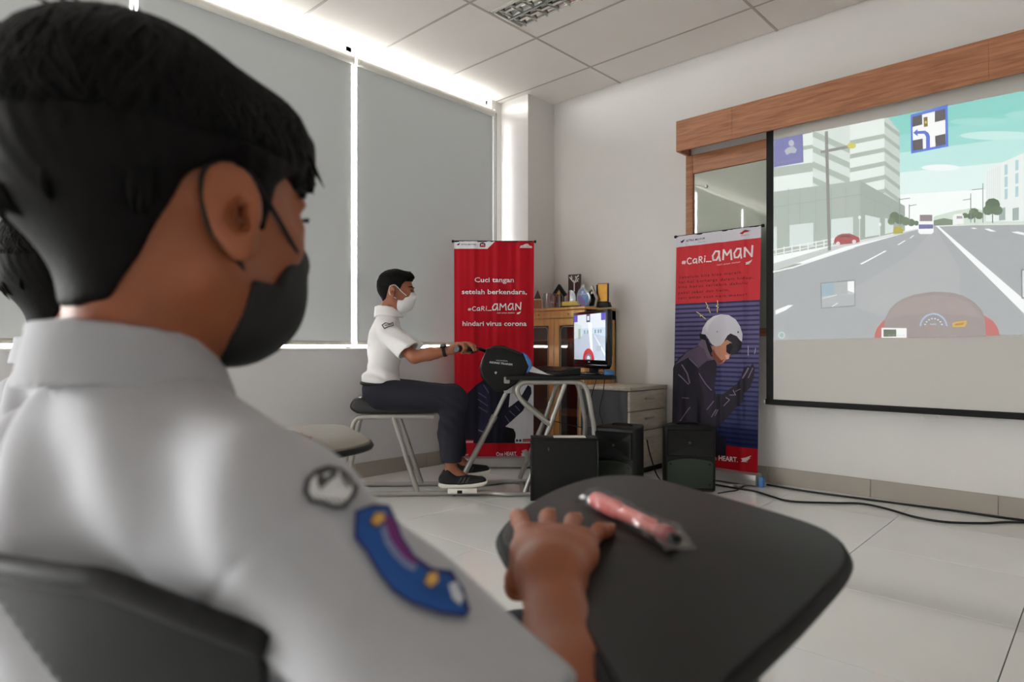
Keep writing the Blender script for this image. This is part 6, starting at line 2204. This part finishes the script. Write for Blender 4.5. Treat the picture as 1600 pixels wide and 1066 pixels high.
# pen in a clear sleeve on the dark tablet
a0, a1 = CZ(923, 778, ZTAB + 0.010), CZ(1054, 842, ZTAB + 0.010)
mid = (a0 + a1) / 2
L_ = float(np.linalg.norm(a1 - a0))
ang = math.atan2(a1[1] - a0[1], a1[0] - a0[0])
pen = thing('wrapped_pen', 'pink pen in a clear plastic sleeve lying on the dark tablet', 'pen', tuple(W(mid[0], mid[1], ZTAB + 0.0006)), TH + ang)
h = L_ / 2
obj('barrel', MB().lathe([(0.004, -h + 0.010), (0.0075, -h + 0.014), (0.0085, -h + 0.05), (0.0065, h - 0.045), (0.006, h - 0.02)], 16, (0, 0, 0.0095), 'x'), M['pink'], pen)
obj('grip', MB().lathe([(0.0088, -h + 0.012), (0.0096, -h + 0.02), (0.0098, -h + 0.06), (0.0080, -h + 0.075)], 16, (0, 0, 0.0102), 'x'), M['red_soft'] if 'red_soft' in M else M.setdefault('red_soft', mat('pen_grip', (196, 92, 88), 0.4)), pen)
obj('cap', MB().lathe([(0.0068, h - 0.024), (0.0088, h - 0.020), (0.0088, h - 0.008), (0.005, h - 0.004)], 16, (0, 0, 0.0095), 'x'), M['red_cap'], pen)
obj('tip', MB().lathe([(0.0060, h - 0.004), (0.005, h + 0.004), (0.002, h + 0.006)], 12, (0, 0, 0.0085), 'x'), M['black'], pen)
obj('clip', MB().rbox((-0.01, -0.002, 0.0165), (h - 0.03, 0.002, 0.0185), 0.0006), M['pink'], pen)
# film: a crinkled flattened tube with flat sealed ends
rnd = random.Random(5)
vs, fs = [], []
n_, m_ = 26, 12
for i in range(n_ + 1):
    x = -h - 0.012 + (2 * h + 0.022) * i / n_
    e = min(1.0, min(i, n_ - i) / 3.0)
    for k in range(m_):
        a_ = 2 * math.pi * k / m_
        w_ = 0.0165 + rnd.uniform(-0.0012, 0.0012)
        hh = 0.0022 + 0.0100 * e
        zc = 0.0028 + 0.0085 * e
        vs.append((x, w_ * math.cos(a_), max(0.0, zc + hh * math.sin(a_) + rnd.uniform(-0.0008, 0.0008))))
for i in range(n_):
    for k in range(m_):
        fs.append((i * m_ + k, i * m_ + (k + 1) % m_, (i + 1) * m_ + (k + 1) % m_, (i + 1) * m_ + k))
obj('clear_sleeve', MB().add(vs, fs), M['clear'], pen, None)
# ================================================================ the rider on the trainer (trainer coordinates)
def build_rider():
    person = thing('person', 'student in white shirt, white mask and navy trousers riding the trainer', 'person', tuple(sim_p), SROT)
    base = V3(0, 0, 0)
    def L(px, py, f=3.95):
        return V3(sx(px, f), f - 3.95, zz(py, f))
    HS = 1.10
    HO = V3(sx(619.5), 0.0, zz(455, 3.95))
    HA = frame((1.0, -0.10, -0.06))
    nb = V3(sx(606), 0.0, zz(492, 3.95))
    hip = V3(sx(597), 0.0, zz(614, 3.95))
    SR = V3(sx(604, 3.80), -0.155, zz(521, 3.80))
    SL = V3(sx(608), 0.155, SR[2])
    ER = V3(sx(645, 3.72), -0.235, zz(558, 3.72))
    EL = V3(ER[0], 0.235, ER[2])
    WR = V3(sx(703, 3.70), -0.258, zz(546.5, 3.70))
    WL = V3(WR[0], 0.258, WR[2])
    KR, KL = V3(sx(706, 3.80), -0.125, zz(625, 3.80)), V3(sx(707, 4.08), 0.125, 0.565)
    AR, AL = V3(sx(702, 3.78), -0.17, 0.165), V3(sx(716, 4.12), 0.17, 0.165)
    b = Shape()
    b.sub(HEAD, 0.15, HO, 0.0, '+', (HO, HA, HS))
    b.cap(HO + HS * (HA.T @ V3(-0.022, 0, -0.05)), nb, 0.050, 0.055, 0.02)
    chest = nb * 0.62 + hip * 0.38 + V3(0.0, 0, -0.01)
    spd = nb - hip
    spd /= np.linalg.norm(spd)
    RT = frame(np.cross((0, 1, 0), spd), spd)
    b.ell(chest, (0.085, 0.13, 0.19), 0.04, '+', RT)
    b.ell(hip, (0.09, 0.125, 0.11), 0.05, '+', RT)
    for S_, E_, W_ in ((SR, ER, WR), (SL, EL, WL)):
        b.cap(nb - V3(0, 0, 0.04), S_, 0.05, 0.045, 0.03)
        b.chain([S_, E_], [0.044, 0.036], 0.012)
        b.chain([E_, E_ * 0.6 + W_ * 0.4, W_], [0.037, 0.036, 0.025], 0.015)
    for K_, A_, s in ((KR, AR, -1), (KL, AL, 1)):
        b.chain([hip + V3(0, s * 0.085, -0.01), K_, K_ * 0.6 + A_ * 0.4, A_], [0.075, 0.056, 0.052, 0.034], 0.02)
        b.cap(A_, A_ + V3(0.10, 0, -0.075), 0.034, 0.028, 0.012)
    # hands closed on the grips
    for s, W_ in ((-1, WR), (1, WL)):
        g = V3(0.152, s * 0.252, 0.874)                 # middle of the grip
        gd = V3(-0.065, s * 0.11, -0.004)
        gd /= np.linalg.norm(gd)                         # outwards along the grip
        fw = V3(0.86, s * 0.50, 0.0)
        fw -= gd * (fw @ gd)
        fw /= np.linalg.norm(fw)
        pc = g - fw * 0.024 + V3(0, 0, 0.016)
        R = np.stack([fw, gd, np.cross(fw, gd)])
        b.ell(pc, (0.032, 0.042, 0.017), 0.015, '+', R)
        b.cap(W_, pc - fw * 0.015, 0.025, 0.020, 0.015)
        for k, o_ in enumerate((-0.033, -0.011, 0.011, 0.032)):
            q = g + gd * o_
            pts = [q - fw * 0.006 + V3(0, 0, 0.030), q + fw * 0.022 + V3(0, 0, 0.024), q + fw * 0.030 + V3(0, 0, 0.0), q + fw * 0.014 + V3(0, 0, -0.026)]
            if k < 2:                                    # two fingers stretched to the lever
                pts = [q - fw * 0.006 + V3(0, 0, 0.030), q + fw * 0.026 + V3(0, 0, 0.027), q + fw * 0.058 + V3(0, 0, 0.012), q + fw * 0.070 + V3(0, 0, -0.012)]
            b.chain(pts, [0.0105, 0.010, 0.0095, 0.008], 0.005)
        q = g - gd * 0.045
        b.chain([q - fw * 0.034 + V3(0, 0, 0.004), q - fw * 0.014 + V3(0, 0, -0.020), q + fw * 0.014 + V3(0, 0, -0.026)], [0.014, 0.011, 0.009], 0.008)
    body = sdf_obj('body', b, (-0.62, -0.34, 0.03), (0.32, 0.34, 1.42), 0.0055, M['skin'], person, base, 1)
    sh, c, r, bulk = hair_meshes('rider')
    HW = Shape()
    HW.sub(sh, 1e9, (0, 0, 0), 0.0, '+', (HO, HA, HS))
    hair = sdf_obj('hair', HW, HO - 0.18, HO + 0.19, 0.005, M['hair'], body, base, 1, lambda V: 0.0018 * snoise(V, 170, 5))
    lk = locks('rider', c, r, 320, 11)
    lk.v = [tuple(q) for q in place(lk.v, HO, HA, HS)]
    obj('hair_locks', lk, M['hair'], body, 'smooth')['kind'] = 'stuff'
    eyes(body, HO, HA, HS, base)
    MW = Shape()
    MW.sub(mask_shape(0.005), 1e9, (0, 0, 0), 0.0, '+', (HO, HA, HS))
    mask = sdf_obj('mask', MW, HO - 0.18, HO + 0.18, 0.0045, M['mask_white'], person, base, 1)
    for s in (-1, 1):
        obj('ear_loop', MB().tube(place(smooth_pts(strap_pts(s), 5), HO, HA, HS), 0.0022, 6), M['mask_white'], mask, 'smooth')
    # shirt
    s_ = Shape()
    s_.ell(chest, (0.108, 0.155, 0.20), 0.0, '+', RT)
    s_.ell(hip + spd * 0.075 + RT[0] * -0.008, (0.118, 0.150, 0.085), 0.06, '+', RT)
    for S_, E_ in ((SR, ER), (SL, EL)):
        s_.cap(nb - V3(0, 0, 0.035), S_, 0.060, 0.060, 0.03)
        SE = S_ * 0.22 + E_ * 0.78
        ed = (E_ - S_) / np.linalg.norm(E_ - S_)
        sle = Shape()
        sle.chain([S_, SE + ed * 0.03], [0.062, 0.074], 0.01)
        sle.plane(SE, ed + V3(0, 0, -0.25), 0.004)
        s_.sub(sle, 0.22, (S_ + E_) / 2, 0.025)
        s_.cap(SE - ed * 0.03, SE + ed * 0.06, 0.054, 0.066, 0.004, '-')
    s_.cap(nb - V3(0, 0, 0.02), nb + V3(0, 0, 0.2), 0.056, 0.062, 0.004, '-')
    s_.plane(hip + spd * 0.02, -spd + V3(0.1, 0, 0), 0.01)
    def sfold(V):
        u = V @ V3(0.55, 0.35, 0.75)
        return 0.0042 * np.sin(u * 58 + 2.2 * np.sin(V[:, 2] * 22 + V[:, 0] * 9)) * np.clip((nb[2] - 0.05 - V[:, 2]) / 0.15, 0.1, 1) + 0.002 * snoise(V, 60, 3)
    shirt = sdf_obj('shirt', s_, (-0.62, -0.36, 0.50), (0.10, 0.36, 1.16), 0.0055, M['shirt_white'], person, base, 1, sfold)
    co = Shape()
    nu = V3(-0.25, 0, 1.0)
    nu /= np.linalg.norm(nu)
    rf = frame(V3(1, 0, 0) - nu * nu[0], nu)
    def collar(P):
        q = (P - (nb + V3(-0.004, 0, 0.034))) @ rf.T
        rr = np.sqrt((q[:, 0] / 1.06) ** 2 + q[:, 1] ** 2)
        z = q[:, 2] + 0.022 * np.clip(q[:, 0] / 0.06, -0.6, 1.2)
        dd = np.abs(rr - 0.060 - 0.32 * np.maximum(0.010 - z, 0)) - 0.005
        return np.maximum(dd, np.abs(z + 0.014) - 0.032)
    co.add(collar, nb, 0.13, 0.0)
    sdf_obj('collar', co, nb - 0.14, nb + 0.14, 0.0045, M['shirt_white'], shirt, base, 1)
    # printed badge on the shoulder
    a = Art()
    a.poly([(594, 508), (600, 504), (607, 505.5), (612.5, 503.5), (613, 509), (606, 510.5), (598, 514.5)], (56, 56, 58))
    a.poly([(596, 508.3), (600.5, 505.4), (607, 506.8), (611.5, 505), (611.6, 508.2), (605.5, 509.4), (598.4, 512.6)], (222, 222, 224))
    a.line([(599, 508.6), (609.5, 507.2)], 1.3, (80, 80, 82))
    mb = MB()
    for pts, c_, l in a.tris:
        vs = []
        for x, y in pts:
            p = L(x, y, 3.70)
            dv = V3((x - 800) / FPX, 1.0, (HZ - y) / FPX)
            for _ in range(60):
                q = float(s_(p[None])[0])
                if q < 0.0005:
                    break
                p = p + dv * max(q * 0.7, 0.0004)
            vs.append(p - dv * (0.006 + l * 0.0006))
        mb.add(vs, [(0, 1, 2)], c_)
    obj('shoulder_badge', mb, M['badge'], shirt, None)
    # trousers, belt
    tr = Shape()
    tr.ell(hip + V3(0.01, 0, -0.005), (0.125, 0.155, 0.095), 0.0)
    tr.ell(hip + spd * 0.03, (0.112, 0.145, 0.04), 0.03, '+', RT)
    for K_, A_, s in ((KR, AR, -1), (KL, AL, 1)):
        tr.chain([hip + V3(0.01, s * 0.085, -0.005), K_, K_ * 0.5 + A_ * 0.5 + V3(-0.01, 0, 0), A_ + V3(0.002, 0, 0.055)], [0.098, 0.080, 0.072, 0.062], 0.03)
        tr.cap(A_ + V3(0, 0, 0.06), A_ + V3(0, 0, -0.05), 0.044, 0.05, 0.006, '-')
        tr.plane(A_ + V3(0, 0, 0.042), (0, 0, -1), 0.004) if s < 0 else None
    def tfold(V):
        kn = np.exp(-((V[:, 0] - KR[0] + 0.03) ** 2 + (V[:, 2] - KR[2] + 0.05) ** 2) / 0.012)
        return 0.005 * kn * np.sin((V[:, 0] * 0.7 + V[:, 2]) * 90) + 0.0035 * snoise(V, 42, 8)
    tro = sdf_obj('trousers', tr, (-0.62, -0.32, 0.10), (0.25, 0.32, 0.78), 0.006, M['trousers'], person, base, 1, tfold)
    bc = hip + spd * 0.055
    belt = [bc + RT[0] * 0.122 * math.cos(a_) + RT[1] * 0.155 * math.sin(a_) for a_ in [2 * math.pi * k / 40 for k in range(40)]]
    obj('belt', MB().tube(belt, 0.011, 8, closed=True), M['black'], tro, 'smooth')
    # shoes: near one on the pedal with three pale stripes
    for A_, s in ((AR, -1), (AL, 1)):
        f0 = V3(A_[0] - 0.005, s * 0.172, 0.0)
        so = Shape()
        so.cap(f0 + V3(-0.028, 0, 0.105), f0 + V3(0.06, 0, 0.098), 0.040, 0.038, 0.01)
        so.cap(f0 + V3(0.06, 0, 0.098), f0 + V3(0.185, s * 0.004, 0.092), 0.038, 0.030, 0.02)
        so.cap(f0 + V3(0.0, 0, 0.11), f0 + V3(-0.008, 0, 0.152), 0.040, 0.036, 0.02)
        so.cap(f0 + V3(-0.01, 0, 0.15), f0 + V3(-0.012, 0, 0.22), 0.028, 0.034, 0.006, '-')
        so.plane((0, 0, 0.078), (0, 0, -1), 0.004)
        sho = sdf_obj('shoe', so, f0 + V3(-0.10, -0.08, 0.05), f0 + V3(0.24, 0.08, 0.22), 0.005, M['shoe'], person, base, 1)
        sole = [(-0.070, 0.074), (-0.066, 0.088), (0.02, 0.082), (0.12, 0.082), (0.205, 0.094), (0.222, 0.100), (0.218, 0.084), (0.19, 0.068), (0.12, 0.060), (-0.05, 0.060)]
        obj('sole', MB().prism([(f0[0] + x, z) for x, z in sole], f0[1] - 0.040, f0[1] + 0.040, 'xz', 0.008), M['white_rubber'], sho, 'angle', 50)
        for k in range(3):
            x = f0[0] + 0.045 + k * 0.022
            obj('stripe', MB().prism([(x, 0.090), (x + 0.010, 0.090), (x + 0.028, 0.122), (x + 0.018, 0.122)], f0[1] - 0.0425, f0[1] - 0.034, 'xz'), M['darkpanel'], sho)
        lc = MB()
        for k in range(4):
            x = f0[0] + 0.045 + k * 0.022
            lc.tube(smooth_pts([(x, f0[1] - 0.026, 0.126 - k * 0.004), (x + 0.004, f0[1], 0.141 - k * 0.005), (x, f0[1] + 0.026, 0.126 - k * 0.004)], 4), 0.003, 6)
        obj('laces', lc, M['black_matt'], sho, 'smooth')
    # wrist watch
    wt = tag(link('wrist_watch', None), 'black wrist watch on the rider\'s arm', 'watch')
    ad_ = WR - ER
    ad_ /= np.linalg.norm(ad_)
    wc = V3(*(WR - ad_ * 0.045))
    wl = SM @ Vector(wc)
    wt.location = wl
    wt.rotation_euler = (0, 0, SROT)
    u1 = np.cross(ad_, (0, 0, 1))
    u1 /= np.linalg.norm(u1)
    u2 = np.cross(u1, ad_)
    band_ = MB()
    nn = 28
    for w_ in (0,):
        vs, fs = [], []
        for k in range(nn):
            a_ = 2 * math.pi * k / nn
            dr = u1 * math.cos(a_) + u2 * math.sin(a_)
            for rr, hh in ((0.0285, -0.010), (0.0325, -0.010), (0.0325, 0.010), (0.0285, 0.010)):
                vs.append(dr * rr + ad_ * hh)
        for k in range(nn):
            for j in range(4):
                fs.append((k * 4 + j, k * 4 + (j + 1) % 4, ((k + 1) % nn) * 4 + (j + 1) % 4, ((k + 1) % nn) * 4 + j))
        band_.add(vs, fs)
    obj('strap', band_, M['black'], wt)
    dirn = u2 * 0.85 + u1 * 0.53
    dirn /= np.linalg.norm(dirn)
    cs_ = Matrix.Translation(Vector(dirn * 0.034)) @ Vector((0, 0, 1)).rotation_difference(Vector(dirn)).to_matrix().to_4x4()
    obj('case', MB().lathe([(0.017, -0.006), (0.020, -0.003), (0.020, 0.004), (0.017, 0.007)], 20).xf(cs_), M['black'], wt)
    obj('dial', MB().lathe([(0.014, 0.0071), (0.014, 0.0078)], 20).xf(cs_), M['darkpanel'], wt)
    return person
rider = build_rider()
